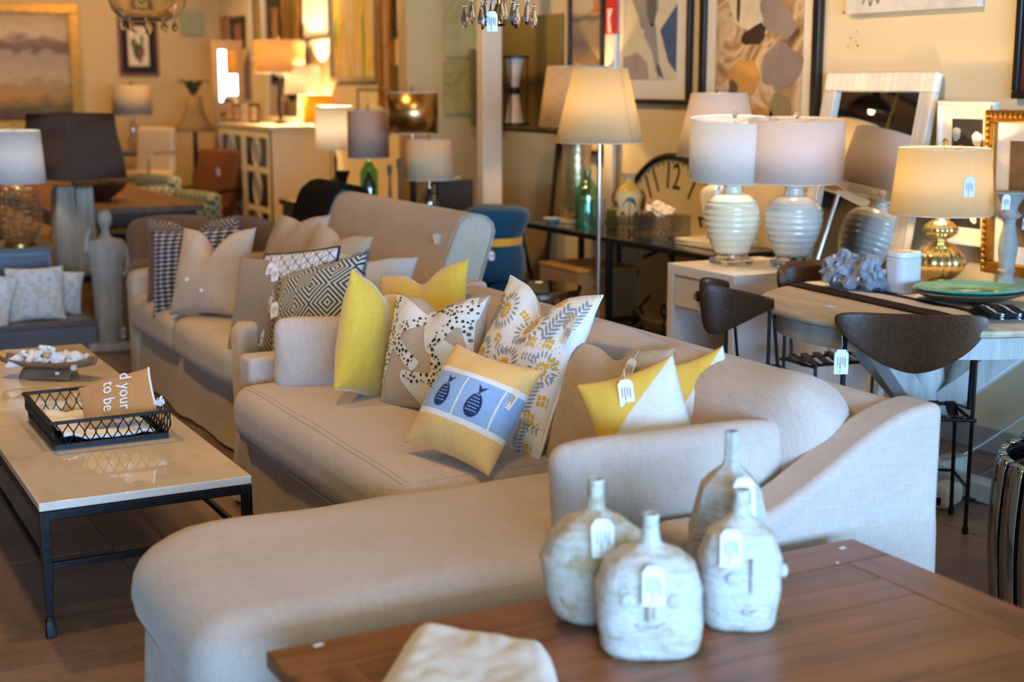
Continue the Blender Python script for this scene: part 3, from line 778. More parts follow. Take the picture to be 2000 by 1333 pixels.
lk.build('knotted_cord_trim', M_CORD, o, kind='stuff')
M_DIAG = uvmat('yellow_linen_diagonal', diag(rgb(226,182,74), rgb(220,216,208)), .85, .25)
o, P = pillow('half yellow half linen pillow with price tag on its front', (2.003,3.015,0.672), 232, 26, 20, .27, .42, M_DIAG, .13, group=G1, seed=9, pinch=.09)
ptag(o, P, -.05, .86, 10, 1.1)
o, P = pillow('half yellow half linen pillow set farther back, without tag', (2.245,3.114,0.665), 232, 22, 18, .24, .41, M_DIAG, .11, group=G1, seed=10, pinch=.09)
# --- high back sofa
o, P = pillow('plain beige pillow with a deep dent in its top edge', (1.90,6.62,.705), 212, 20, 3, .45, .44, linen('beige_linen', rgb(196,172,150), .07), .18, group=G2, seed=11, pinch=.10, chop=.28)
for u, v in ((-.35,-.25),(.1,-.5)): sticker(o, P.S(u, v, 1, .0016), .02, .018)
o, P = pillow('navy and white chain patterned pillow behind the beige one', (1.90,6.90,.67), 222, 12, 5, .50, .44, uvmat('navy_chain_cloth', chains(rgb(34,38,66), rgb(190,178,170), rgb(70,78,120)), .9, .5), .15, group=G2, seed=12, pinch=.05)
o, P = pillow('charcoal diamond woven pillow at the very back of the far arm', (1.945,7.13,.69), 226, 10, 3, .53, .46, uvmat('charcoal_diamond_cloth', diamonds(rgb(50,44,42), rgb(160,140,118), 3.6, 3.6, 6), .9, .5), .15, group=G2, seed=13, pinch=.06, chop=.12)
o, P = pillow('teal and cream concentric diamond pillow with eyelash fringe', (1.99,5.42,.695), 204, 30, 17, .45, .40, uvmat('teal_diamond_cloth', diamonds(rgb(34,56,68), rgb(206,204,196), 2.6, 2.4, 8), .9, .5), .20, group=G2, seed=14, pinch=.08, n=36)
fz = MB(); B = P.border(40); rnd = random.Random(5)
for i, p in enumerate(B):
    for _ in range(3):
        q = p + Vector((rnd.uniform(-.006,.006), rnd.uniform(-.006,.006), rnd.uniform(-.004,.004))); d = Vector((p.x, p.y, 0)).normalized()
        if abs(p.y) < .18 and abs(p.x) < .18: continue
        fz.tube([q, q+d*.011+Vector((0,0,rnd.uniform(-.004,.004))), q+d*.02+Vector((rnd.uniform(-.008,.008),rnd.uniform(-.008,.008),rnd.uniform(-.006,.006)))], [.0016,.0013,.0006], 4)
fz.build('eyelash_fringe', linen('teal_fringe', rgb(70,92,100), .2), o, kind='stuff')
ptag(o, P, -.88, .15, -10, 1.1)
o, P = pillow('brown diamond woven pillow squeezed behind the teal one', (1.97,5.53,.67), 206, 24, 8, .42, .40, uvmat('brown_diamond_cloth', diamonds(rgb(64,48,38), rgb(170,146,118), 2.6, 2.4, 7), .9, .5), .12, group=G2, seed=15)
o, P = pillow('white pillow with navy triangle lattice lines', (1.965,5.63,.70), 206, 22, 9, .42, .43, uvmat('navy_triangle_cloth', tri_grid(rgb(222,222,228), rgb(40,58,104)), .9, .3), .13, group=G2, seed=16, pinch=.04)
MB().tube(P.border(), .006, 6, closed=True).build('dark_trim', linen('navy_trim', rgb(30,34,52), .2), o)
o, P = pillow('taupe linen pillow with paper tags at its corner', (1.90,5.74,.67), 212, 20, 4, .42, .42, M_TAUPE, .13, group=G2, seed=17)
ptag(o, P, .05, .85, 6, 1.1); ptag(o, P, .18, .75, -8, 1.0)
o, P = pillow('wheat linen pillow leaning on the tall sofa back, far seat', (2.47,7.12,.70), 190, 24, 4, .52, .46, M_LINEN2, .17, group=G2, seed=18, pinch=.09, chop=.05)
o, P = pillow('wheat linen pillow leaning on the tall sofa back, middle', (2.48,6.58,.68), 192, 24, -4, .50, .44, M_LINEN2, .17, group=G2, seed=19, pinch=.09, chop=.08)
o, P = pillow('pale grey linen pillow on the near end of the high sofa', (2.43,6.02,.64), 236, 26, -4, .46, .40, linen('pale_grey_linen', rgb(206,206,206), .05), .16, group=G2, seed=20, pinch=.09, chop=.06)
# ================================================================ lamp wall: nightstand, console, dining group
M_CREAM = plain('cream_glaze', rgb(226,220,190), .12, 0, .04, 8, .05, .002, .6)
M_GREYG = plain('grey_white_glaze', rgb(206,204,194), .12, 0, .05, 8, .05, .002, .6)
M_ACRYL = glass('clear_acrylic', (.98,.98,.98,1), .02, 1.48)
M_SHW = shade_mat('white_linen_shade', (.84,.83,.82,1), .42, .015)
M_SHP = shade_mat('blush_linen_shade', (.84,.77,.73,1), .45, .015)
M_SHY = shade_mat('cream_paper_shade', (.92,.82,.60,1), .75, .015)
M_SHT = shade_mat('oat_linen_shade', (.72,.60,.44,1), .5, .14)
M_SHD = shade_mat('dark_brown_shade', (.125,.068,.046,1), .05)
def shade(t, z0, z1, r0, r1, mat, sy=1.0, name='lamp_shade', lean=0, trim=True, n=48):
    """open lampshade with a rim wire at both ends and a spider that holds the finial"""
    mb = MB().lathe([(r0,z0),(r1,z1)], n, cap=False, sy=sy); s = mb.build(name, mat, t, solid=.002)
    for z, r in ((z0,r0),(z1,r1)):
        MB().tube([(r*math.cos(a*math.pi/18), r*math.sin(a*math.pi/18)*sy, z) for a in range(36)], .0022, 6, closed=True).build('shade_rim', plain('rim_tape', rgb(226,218,204), .8), s)
    sp = MB()
    for k in range(3):
        a = 2*math.pi*k/3+.4; sp.bar((0,0,z1-.02), (r1*math.cos(a), r1*math.sin(a)*sy, z1-.004), .003)
    sp.build('shade_spider', M_CHROME, s); return s
def bulb(t, z, e, col=(1,.66,.34), r=.03, mat=None):
    MB().lathe([(0,-.05),(.013,-.05),(.014,-.03),(r*.8,-.01),(r,.012),(r*.8,.034),(0,.045)], 14).build('bulb', mat or M_BULB, t, loc=(0,0,z))
    if e:
        d = bpy.data.lights.new('bulb_light', 'POINT'); d.energy = e; d.color = col; d.shadow_soft_size = .035
        o = bpy.data.objects.new('bulb_light', d); COL.objects.link(o); o.parent = t; o.location = (0,0,z)
def finial(t, z, mat, r=.012):
    MB().lathe([(0,z-.02),(.003,z-.02),(.003,z),(r*.6,z+.004),(r*.5,z+.008),(r,z+.018),(r*.9,z+.026),(0,z+.034)], 14).build('finial', mat, t)
def lamp(name, label, loc, group='table lamps', rz=0): return thing(name, label, 'lamp', loc, rz, group)

# nightstand
NX0, NX1, NY0, NY1, NZ = 3.86, 4.42, 5.13, 5.66, .74
ns = thing('nightstand', 'white lacquered nightstand with square iron drawer pull under two lamps', 'nightstand', ((NX0+NX1)/2,(NY0+NY1)/2,0))
w, d = (NX1-NX0)/2, (NY1-NY0)/2
MB().box(-w,w,-d,d,NZ-.05,NZ).build('top', M_WHITE, ns, bev=.002)
for y in (-d, d-.045): MB().box(-w,w,y,y+.045,0,NZ-.051).build('side_panel', M_WHITE, ns, bev=.002)
MB().box(w-.02,w,-d+.045,d-.045,.08,NZ-.05).build('back_panel', M_WHITE, ns)
MB().box(-w+.02,w-.02,-d+.046,d-.046,.10,.125).build('shelf', M_WHITE, ns)
MB().box(-w+.015,w-.02,-d+.046,d-.046,NZ-.22,NZ-.205).build('drawer_rail', M_WHITE, ns)
dr = MB().box(-w+.006,-w+.026,-d+.05,d-.05,NZ-.20,NZ-.056).build('drawer', M_WHITE, ns, bev=.002)
pl = MB().box(-w-.006,-w+.006,-.022,.022,NZ-.152,NZ-.104)
pl.build('pull_plate', M_IRON, dr, bev=.002)
MB().tube([(-w-.006,-.012,NZ-.115),(-w-.018,-.012,NZ-.118),(-w-.022,-.012,NZ-.14),(-w-.022,.012,NZ-.14),(-w-.018,.012,NZ-.118),(-w-.006,.012,NZ-.115)], .003, 6).build('pull_ring', M_IRON, dr)

def ribbed_lamp(label, loc, mat, shm, e, bm, col, lit_col, shade_r=.205, tilt=2.5):
    t = lamp('ribbed_ceramic_lamp', label, loc)
    MB().box(-.075,.075,-.075,.075,0,.03).build('acrylic_base', M_ACRYL, t, bev=.004)
    MB().lathe([(0,.0305),(.078,.0305),(.08,.034),(.08,.05),(.075,.054),(0,.054)], 32).build('chrome_foot', M_CHROME, t)
    prof = []
    for i in range(97):
        q = i/96; z = .055+.30*q
        if q < .62: r = .076+.056*math.sin(q/.62*math.pi/2)
        elif q < .94: r = .046+.086*math.sqrt(max(0,1-((q-.62)/.32)**2))
        else: r = .046
        rib = .004*abs(math.sin(q*math.pi*10)) if q < .84 else 0
        prof.append((r+rib, z))
    prof += [(.043,.36),(.045,.372),(.056,.378),(.056,.386),(.03,.388),(0,.388)]
    b = MB().lathe([(0,.055)]+prof, 64, rib=lambda a, z: 1+(.02*max(0,math.cos(a*9))**24 if z < .30 else 0)).build('ceramic_body', mat, t, ang=50)
    MB().lathe([(0,.402),(.008,.402),(.008,.64),(0,.68)], 10).build('stem', M_CHROME, t)
    MB().lathe([(0,.402),(.018,.402),(.02,.42),(.012,.45),(0,.45)], 14).build('socket', M_CHROME, t)
    sh = shade(t, .405, .685, shade_r, shade_r, shm); Rm = Matrix.Rotation(math.radians(tilt), 4, Vector((math.cos(YAW),-math.sin(YAW),0))); cz_ = Vector((0,0,.545)); sh.rotation_euler = Rm.to_euler(); sh.location = cz_-Rm @ cz_; finial(t, .69, M_ACRYL, .017)
    bulb(t, .56, e, lit_col, .03, bm); return t
t = ribbed_lamp('cream ribbed ceramic lamp with lit white drum shade on nightstand', (4.10,5.48,NZ+.001), M_CREAM, M_SHW, 26, M_BULBW, None, (1,.86,.68), .208, 4.5)
k = price_tag(t, (-.11,-.05,.395), math.radians(20), 20, .03, .06, .03)
t = ribbed_lamp('greyish ribbed ceramic lamp with blush drum shade beside leaning mirror', (4.29,5.26,NZ+.001), M_GREYG, M_SHP, 9, M_BULB, None, (1,.62,.3), .222)
t.scale = (1,1,1)
k = price_tag(t, (-.09,-.09,.40), math.radians(40), 25, .03, .06, .03)

# floor mirror leaning on the wall
M_LIME = wood('white_cerused_wood', rgb(228,220,206), rgb(214,204,188), .5, 2.2, 'Z', .5)
my0, my1 = 4.74, 5.47; mh = 1.66; fw = .085
mr = thing('floor_mirror', 'tall leaning mirror in a wide white cerused wood frame', 'mirror', (4.36,(my0+my1)/2,0.004))
mr.rotation_euler = (0, math.radians(10.2), 0)
hw = (my1-my0)/2
MB().box(-.02,.02,-hw,hw,mh-fw,mh).build('frame_rail', M_LIME, mr, bev=.004)
MB().box(-.02,.02,-hw,hw,0,fw).build('frame_rail', M_LIME, mr, bev=.004)
for y in (-hw, hw-fw): MB().box(-.02,.02,y,y+fw,fw+.001,mh-fw-.001).build('frame_stile', M_LIME, mr, bev=.004)
MB().box(.0,.012,-hw+fw,hw-fw,fw,mh-fw).build('mirror_pane', mirror_mat(), mr)

# gold mercury glass lamp
t = lamp('mercury_glass_lamp', 'gold ribbed mercury glass gourd lamp with glowing cream shade', (4.40,4.43,.756))
MG = plain('mercury_glass', rgb(238,222,172), .17, 1, .1, 6, .25, .004)
prof = [(0,0),(.055,0),(.058,.012),(.045,.02)]
for i in range(31): q = i/30; prof.append((.045+.058*math.sin(q*math.pi*.92+.08)**.9, .02+.145*q))
for i in range(9): q = i/8; prof.append((.052-.028*math.sin(q*math.pi/2), .167+.022*q))
for i in range(21): q = i/20; prof.append((.024+.043*math.sin(q*math.pi)**.8, .189+.085*q))
prof += [(.02,.278),(.02,.29),(0,.29)]
MB().lathe(prof, 96, rib=lambda a, z: 1+.085*abs(math.sin(a*9)) if .02 < z < .275 else 1).build('glass_body', MG, t, ang=60)
MB().lathe([(0,.29),(.006,.29),(.006,.56),(0,.56)], 8).build('stem', M_BRASS, t)
sh = shade(t, .30, .57, .212, .186, M_SHY); finial(t, .58, M_BRASS, .012); bulb(t, .45, 46, (1,.72,.36))
MB().lathe([(0,.285),(.016,.285),(.018,.31),(0,.33)], 12).build('socket', M_BRASS, t)
a = math.radians(-105); price_tag(sh, (.206*math.cos(a), .206*math.sin(a), .465), math.radians(-15), 0, .048, .082, .11)
# candle holder
M_GCW = plain('grey_distressed_wood', rgb(150,154,150), .7, 0, .2, 18, .3)
t = thing('candle_holder', 'tall turned grey wooden candle holder beside the gold lamp', 'candle holder', (4.53,4.18,.756))
MB().lathe([(0,0),(.052,0),(.052,.012),(.04,.025),(.028,.05),(.03,.07),(.038,.078),(.03,.086),(.034,.12),(.04,.17),(.036,.21),(.024,.27),(.026,.29),(.045,.30),(.048,.31),(.03,.322),(.028,.33),(.034,.35),(.055,.385),(.068,.395),(.068,.402),(.03,.402),(.028,.392),(0,.392)], 28).build('turned_body', M_GCW, t, ang=50)
price_tag(t, (-.062,-.035,.395), math.radians(-25), 6, .034, .062, .005); price_tag(t, (.03,-.05,.30), math.radians(20), 4, .022, .05, .02)
# speaker
t = thing('smart_speaker', 'white rounded cloth speaker on the dining table runner', 'speaker', (4.06,4.28,.7645))
P_ = []
for (cx,cy,a0) in ((.025,.02,0),(-.025,.02,90),(-.025,-.02,180),(.025,-.02,270)):
    for k in range(7): a = math.radians(a0+15*k); P_.append((cx+.036*math.cos(a), cy+.036*math.sin(a)))
MB().prism(P_, 0, .142).build('grille', plain('speaker_grille', rgb(214,216,224), .6, 0, .04, 300, .3, .001), t, bev=.006)
MB().prism([(x*1.01,y*1.01) for x,y in P_], .1425, .165).build('cap', plain('speaker_cap', rgb(236,236,238), .3), t, bev=.005)
# table runner and napkin with stripes
def striped(name, stops, along='Y'):
    t = NT(name); t.set(Roughness=.95, Specular_IOR_Level=.15); tc = t.n('ShaderNodeTexCoord'); sp = t.n('ShaderNodeSeparateXYZ'); t.l(tc.outputs['Generated'], sp.inputs[0])
    t.col(t.ramp(sp.outputs['X' if along == 'Y' else 'Y'], stops, 'CONSTANT')); f = t.noise(t.coord((250,250,30)), 1, 2); t.bump(f, .3, .002); return t.m
BR, CR = rgb(58,44,36), rgb(226,214,202)
mb = MB().grid(lambda u, v: (-.19+.38*u, -.50+1.0*v, .0015+.003*noise.noise(Vector((u*4,v*9,1)))+.003), 24, 60)
rn = mb.build('table_runner', striped('runner_stripe', [(0,BR),(.24,CR),(.46,BR),(.60,CR),(.80,BR)]), None, solid=.004, loc=(3.96,4.19,.757), rot=(0,0,math.radians(-4)))
tag(rn, 'dark brown table runner with cream stripes across the dining table', 'table runner')
mb = MB()
for k in range(4): mb.grid(lambda u, v: (-.07+.14*u+.006*k, -.10+.2*v, .002+.006*k+.004*math.sin(v*6+k)+.003*noise.noise(Vector((u*5,v*6,k)))), 14, 18)
nk = mb.build('napkin_stack', striped('napkin_stripe', [(0,rgb(40,44,56)),(.3,rgb(226,226,226)),(.36,rgb(40,44,56)),(.7,rgb(226,226,226)),(.76,rgb(40,44,56))]), None, solid=.003, loc=(3.93,3.66,.768), rot=(0,0,math.radians(-25)))
tag(nk, 'folded navy and white striped napkins at the runner end', 'napkin')
# plates
def oval_plate(label, loc, a, b, mat, hgt, rz=0):
    o = MB().lathe([(0,0),(.62,0),(.66,.004),(.96,hgt-.004),(1,hgt),(.985,hgt+.004),(.95,hgt),(.66,.011),(.6,.009),(0,.009)], 56, sx=a, sy=b).build('oval_platter', mat, None, loc=loc, rot=(0,0,rz), ang=50)
    o.data.update(); tag(o, label, 'plate', 'stacked platters on the dining table'); return o
oval_plate('brown stoneware oval platter underneath the turquoise one', (4.12,3.98,.7705), .225, .18, plain('brown_stoneware', rgb(96,80,64), .4, 0, .2, 12, .1), .032, math.radians(-28))
oval_plate('shiny turquoise glazed oval platter on top of the stack', (4.12,3.98,.7905), .215, .17, plain('turquoise_glaze', rgb(64,170,150), .08, 0, .25, 10, .05, .003, .8), .026, math.radians(-28))
# coral rock
t = thing('coral_rock', 'jagged blue grey coral rock resting on the table runner', 'coral', (3.93,4.44,.772))
def rock(R, sc, seed, amp=.5, n=3):
    bm = bmesh.new(); bmesh.ops.create_icosphere(bm, subdivisions=n, radius=R)
    for v in bm.verts:
        k = noise.noise(v.co/R*1.3+Vector((seed,0,0)))*amp + abs(noise.noise(v.co/R*3.1+Vector((0,seed,0))))*amp*.7
        v.co = Vector((v.co.x*sc[0], v.co.y*sc[1], v.co.z*sc[2]))*(1+k)
    mb = MB(); bm.verts.index_update(); mb.add([v.co.copy() for v in bm.verts], [tuple(v.index for v in f.verts) for f in bm.faces]); bm.free(); return mb
M_CORAL = plain('blue_grey_coral', rgb(150,160,174), .9, 0, .4, 45, .8, .01)
MCO = [((.0,0,.05),.055,(1.2,.9,.8),1),((-.02,.08,.055),.05,(.8,1.1,1),4),((.04,-.08,.055),.05,(.9,1.2,1),7),((.0,.035,.10),.042,(1,.9,1),9),((.0,-.11,.08),.04,(.9,1,1.2),13)]
for (c, r, sc, sd) in MCO: rock(r, sc, sd, 1.0).xf(MT(*c)).build('coral_lobe', M_CORAL, t, ang=12)
for p in ((-.07,.02,.035),(-.05,-.1,.05),(-.05,.05,.125)): sticker(t, p, .016, .01, (0,math.radians(-70),0))
k = MB().tube([(.0,0,0),(.012,.015,.001),(0,.03,.002),(-.014,.012,.002),(-.004,-.01,.001),(-.04,.02,.001),(-.05,-.03,.001)], .0016, 5).build('loose_price_string', M_STRING, None, loc=(3.60,4.15,.757)); tag(k, 'knotted white string and tag lying on the oak table top', 'string')
MB().cbox(-.02,.0,-.0002,.03,.018,.0008).build('paper_tag', M_TAG, k)

# woven dining chairs
M_CANE = plain('dark_cane', rgb(92,62,42), .38, 0, .35, 90, .3, .003)
M_LEATH = plain('dark_leather', rgb(50,38,32), .45, 0, .2, 40, .2)
def woven_chair(label, loc, rz, back_h=1.0):
    t = thing('woven_chair', label, 'chair', loc, rz, 'woven dining chairs'); R = .228
    # wrapped cane back: top rim level, lower edge dips in the middle
    def sec(u):
        a = u*math.radians(80); zt = .822-.035*abs(u)**2.4; zb = zt-.045-.165*back_h*max(0,1-abs(u)**1.7)**1.25
        r = R*(1+.06*(1-abs(u))); return Vector((math.sin(a)*r*1.02, -math.cos(a)*r*.80+.10, 0)), Vector((math.sin(a),-math.cos(a)*.8,0)).normalized(), zt, zb
    NU, NV = 320, 14; mb = MB()
    for i in range(NU+1):
        u = -1+2*i/NU; p, nr, zt, zb = sec(u); rib = .004*math.cos(i*math.pi/2)
        for j in range(NV):
            q = 2*math.pi*j/NV; zc = (zt+zb)/2; hh = (zt-zb)/2
            x = .014*math.copysign(abs(math.sin(q))**.8, math.sin(q)); z = hh*math.copysign(abs(math.cos(q))**.75, math.cos(q))
            lean = (zc+z-.6)*.10
            w = p+nr*(x*(1+.0)+math.copysign(rib, x)+lean); mb.v.append((w.x, w.y, zc+z))
    for i in range(NU):
        for j in range(NV): mb.f.append((i*NV+j, i*NV+(j+1)%NV, (i+1)*NV+(j+1)%NV, (i+1)*NV+j))
    mb.f.append(tuple(range(NV))); mb.f.append(tuple(NU*NV+j for j in range(NV-1,-1,-1)))
    mb.build('cane_back', M_CANE, t, ang=70)
    for s in (-1,1):
        p, nr, zt, zb = sec(s*.97)
        MB().tube([(p.x,p.y,zt-.02),(p.x,p.y,.42),(p.x*.99,p.y+.0,.014)], .0075, 8).build('back_leg', M_IRON, t)
        MB().lathe([(0,0),(.011,0),(.012,.018),(.009,.03),(0,.03)], 10).build('foot_cap', M_IRON, t, loc=(p.x*.99,p.y,0))
        MB().tube([(p.x*.97,p.y+.02,.78-.06),(p.x*.97,p.y+.05,.45),(s*.20,.27,.43),(s*.21,.30,.014)], .0075, 8).build('front_leg', M_IRON, t)
        MB().lathe([(0,0),(.011,0),(.012,.018),(.009,.03),(0,.03)], 10).build('foot_cap', M_IRON, t, loc=(s*.21,.30,0))
        MB().tube([(p.x*.985,p.y,.42),(s*.20,.27,.42)], .007, 8).build('seat_rail', M_IRON, t)
        MB().tube([(p.x*.99,p.y,.17),(s*.207,.295,.17)], .006, 8).build('stretcher', M_IRON, t)
    MB().tube([(-.2,.27,.43),(.2,.27,.43)], .007, 8).build('seat_rail', M_IRON, t)
    MB().tube([(-.24,.05,.42),(.24,.05,.42)], .007, 8).build('seat_rail', M_IRON, t)
    MB().tube([(-.207,.295,.17),(.207,.295,.17)], .006, 8).build('stretcher', M_IRON, t)
    for k in range(7):
        x = -.18+.06*k
        MB().grid(lambda u, v: (x-.019+.038*u, .045+.235*v, .436-.028*math.sin(v*math.pi)), 2, 10).build('seat_strap', M_LEATH, t, solid=.005)
    return t
ch = woven_chair('dark cane chair nearest the camera, back turned, with hanging tag', (3.525,3.655,0), math.radians(-37))
price_tag(ch, (-.24,-.02,.675), math.radians(9), 0, .05, .088, .05)
woven_chair('dark cane chair at the left of the round table, seen from side', (3.40,4.52,0), math.radians(-106))
woven_chair('dark cane chair behind the round table near the nightstand', (4.10,4.80,0), math.radians(172))
sticker(None, (0,0,0)) if False else None

# console table
M_GL = glass('smoked_glass_top', (.55,.6,.55,1), .03, 1.45)
cx0, cx1, cy0, cy1, cz = 4.16, 4.63, 5.74, 7.76, .75
cn = thing('console_table', 'long black iron console table with glass top and lower shelf', 'console table', ((cx0+cx1)/2,(cy0+cy1)/2,0))
w, d = (cx1-cx0)/2, (cy1-cy0)/2
for sx in (-1,1): MB().bar((sx*(w-.015),-d,cz-.016),(sx*(w-.015),d,cz-.016),.03,.03).build('top_rail', M_IRON, cn, bev=.002)
for sy in (-1,1): MB().bar((-w+.03,sy*(d-.015),cz-.016),(w-.03,sy*(d-.015),cz-.016),.03,.03).build('top_rail', M_IRON, cn, bev=.002)
MB().box(-w+.03,w-.03,-d+.03,d-.03,cz-.012,cz-.002).build('glass_top', M_GL, cn)
for y in (-d+.02, -.05, d-.02):
    for sx in (-1,1): MB().bar((sx*(w-.016),y,0),(sx*(w-.016),y,cz-.032),.032,.032).build('leg', M_IRON, cn, bev=.002)
for sx in (-1,1): MB().bar((sx*(w-.016),-d+.03,.20),(sx*(w-.016),d-.03,.20),.025,.025).build('shelf_rail', M_IRON, cn)
MB().box(-w+.03,w-.03,-d+.03,d-.03,.203,.211).build('glass_shelf', M_GL, cn)

# lamp with crackled glass column
t = lamp('glass_column_lamp', 'crackled glass column lamp with oat linen shade at console end', (4.47,7.56,.771))
MB().box(-.09,.09,-.09,.09,.0,.022).build('base', M_BRASS, t, bev=.003)
MC = plain('crackled_mercury_glass', rgb(206,188,146), .16, .7, .25, 40, .6, .006)
MB().lathe([(0,.023),(.085,.023),(.088,.03),(.088,.47),(.082,.49),(.03,.50),(.02,.52),(0,.52)], 40).build('glass_column', MC, t)
MB().lathe([(0,.52),(.006,.52),(.006,.90),(0,.90)], 8).build('stem', M_BRASS, t)
shade(t, .565, .92, .235, .185, M_SHT); finial(t, .93, M_BRASS, .015); bulb(t, .72, 62, (1,.6,.2))
MB().lathe([(0,.515),(.018,.515),(.02,.55),(0,.6)], 12).build('socket', M_BRASS, t)
bb = MB().box(-.13,.13,-.12,.12,0,.019).build('coffee_table_book', plain('ivory_book', rgb(222,208,180), .6), None, bev=.002, loc=(4.47,7.56,.7505)); tag(bb, 'ivory book under the glass column lamp', 'book')
# demijohn
t = thing('glass_demijohn', 'green glass demijohn bottle on the console', 'bottle', (4.27,7.10,.7505))
MB().lathe([(0,0),(.068,0),(.074,.01),(.075,.20),(.07,.23),(.045,.27),(.022,.30),(.021,.325),(.027,.33),(.027,.345),(.021,.347),(.017,.345),(.017,.30),(.04,.265),(.065,.228),(.07,.20),(.069,.014),(0,.01)], 40, cap=False).build('glass_body', thin_clear('sea_green_glass', (.66,.93,.85,1), .12), t, ang=50)
# palm vase
t = thing('palm_tree_vase', 'cream and yellow urn painted with green palm trees', 'vase', (4.40,6.86,.7505))
M_PV = NT('palm_vase_glaze'); M_PV.set(Roughness=.2)
tc = M_PV.n('ShaderNodeTexCoord'); sp = M_PV.n('ShaderNodeSeparateXYZ'); M_PV.l(tc.outputs['Object'], sp.inputs[0])
M_PV.col(M_PV.ramp(M_PV.math('MULTIPLY', sp.outputs['Z'], 2.8), [(0,rgb(230,214,176)),(.60,rgb(232,212,160)),(.70,rgb(224,178,70)),(.82,rgb(222,180,80)),(.84,rgb(214,196,150))])); M_PV = M_PV.m
vp = [(0,0),(.06,0),(.062,.03),(.058,.035),(.066,.06),(.07,.13),(.076,.19),(.072,.235),(.05,.265),(.034,.28),(.032,.31),(.045,.332),(.047,.335),(.04,.335),(.028,.31),(0,.30)]
vo = MB().lathe(vp, 40).build('vase_body', M_PV, t, ang=50)
def vr(z):
    for (r0,z0),(r1,z1) in zip(vp, vp[1:]):
        if z0 <= z <= z1 and z1 > z0: return r0+(r1-r0)*(z-z0)/(z1-z0)
    return .07
M_PG = plain('palm_green_paint', rgb(60,84,44), .4, 0, .3, 60, 0); M_PT = plain('palm_trunk_paint', rgb(112,86,48), .4, 0, .2, 60, 0)
def on_vase(a, z): r = vr(z)+.0012; return (r*math.cos(a), r*math.sin(a), z)
for a0, hh in ((-118,.19),(-152,.115),(-84,.115),(-200,.17),(-36,.17)):
    a0 = math.radians(a0); tr = MB(); k = .062 if hh > .15 else .026
    tr.grid(lambda u, v: on_vase(a0+(u-.5)*(.09 if hh > .15 else .06)*(1.3-v*.6), .045+(hh-.045)*v), 2, 12); tr.build('painted_trunk', M_PT, vo)
    fr_ = MB()
    for i in range(9):
        b = math.pi*(i/8); pts = []
        for s in range(6):
            q = s/5; pts.append((a0+math.cos(b)*k*q*17/1.2*.7, hh+math.sin(b)*k*q*.9-q*q*k*.8))
        fr_.grid(lambda u, v: on_vase(pts[min(5,int(v*5))][0]+(u-.5)*.30*(1-v), pts[min(5,int(v*5))][1]+(u-.5)*.014*(1-v)), 1, 5)
    fr_.build('painted_fronds', M_PG, vo)
for s in (-1,1):
    a = math.radians(-118+90*s); pts = [((.07+.022*math.sin(q*math.pi))*math.cos(a), (.07+.022*math.sin(q*math.pi))*math.sin(a), .15+.09*q) for q in [i/8 for i in range(9)]]
    MB().tube(pts, .009, 8).build('handle', plain('handle_brown', rgb(120,86,44), .4), t)
for k in range(12):
    a = 2*math.pi*k/12; MB().grid(lambda u, v: on_vase(a+(u-.5)*.28, .006+.02*v), 3, 2).build('painted_foot_mark', plain('foot_mark', rgb(60,52,42), .5), vo)
# green books stack behind vase, checked box, shells, acrylic boxes
for k in range(4):
    b = MB().box(-.09,.09,-.06,.06,0,.028).build('book', plain('olive_book_%d' % k, rgb(92+8*k,96+6*k,62), .7), None, bev=.002, loc=(4.50,7.06,.7505+k*.0285), rot=(0,0,.1*k))
    tag(b, ['olive green book at the bottom of the pile behind the palm vase','olive green book second from bottom behind the palm vase','olive green book third from bottom behind the palm vase','olive green book on top of the pile behind the palm vase'][k], 'book', 'books on the console')
def checked(name, a, b, k):
    t = NT(name); c = t.n('ShaderNodeTexChecker'); c.inputs['Scale'].default_value = k; c.inputs['Color1'].default_value = a; c.inputs['Color2'].default_value = b
    t.l(t.coord(), c.inputs['Vector']); t.col(c.outputs[0]); t.set(Roughness=.6); return t.m
t = thing('checked_box', 'small brown and ivory checked box behind the shells', 'box', (4.52,6.74,.7505))
MB().box(-.05,.05,-.05,.05,0,.115).build('box_body', checked('brown_check', rgb(226,210,180), rgb(92,62,42), 55), t, bev=.002)
MB().box(-.054,.054,-.054,.054,.116,.165).build('box_lid', checked('brown_check_lid', rgb(230,214,186), rgb(92,62,42), 45), t, bev=.002)
ax = [(4.32,6.40,.12,.19,.135,'clear acrylic display box carrying a white coral cluster'),(4.30,6.62,.09,.13,.11,'small clear acrylic display box next to the palm vase')]
M_AC2 = thin_clear('thin_acrylic', (.86,.86,.88,1), .12)
for x, y, sx, sy, sz, lb in ax:
    t = thing('acrylic_box', lb, 'box', (x,y,.7505), 0, 'acrylic boxes on the console')
    for s in (-1,1):
        MB().box(s*sx-.003,s*sx+.003,-sy/2,sy/2,0,sz).build('acrylic_pane', M_AC2, t); MB().box(-sx,sx,s*sy/2-.003,s*sy/2+.003,0,sz).build('acrylic_pane', M_AC2, t)
    MB().box(-sx-.004,sx+.004,-sy/2-.004,sy/2+.004,sz+.001,sz+.008).build('acrylic_lid', M_AC2, t)
t = thing('coral_cluster', 'knobbly pinkish white coral cluster on the acrylic box', 'coral', (4.32,6.42,.895))
for k, (x,y,z,r) in enumerate([(0,0,.02,.03),(.03,.05,.018,.026),(-.03,-.04,.018,.027),(.02,-.06,.02,.024),(-.02,.06,.022,.024),(.0,.02,.045,.024)]):
    rock(r, (1,1,.8), 20+k, .9).xf(MT(x,y,z)).build('coral_branch', plain('pink_white_coral', rgb(226,206,190), .8, 0, .2, 50, .5), t, ang=25)
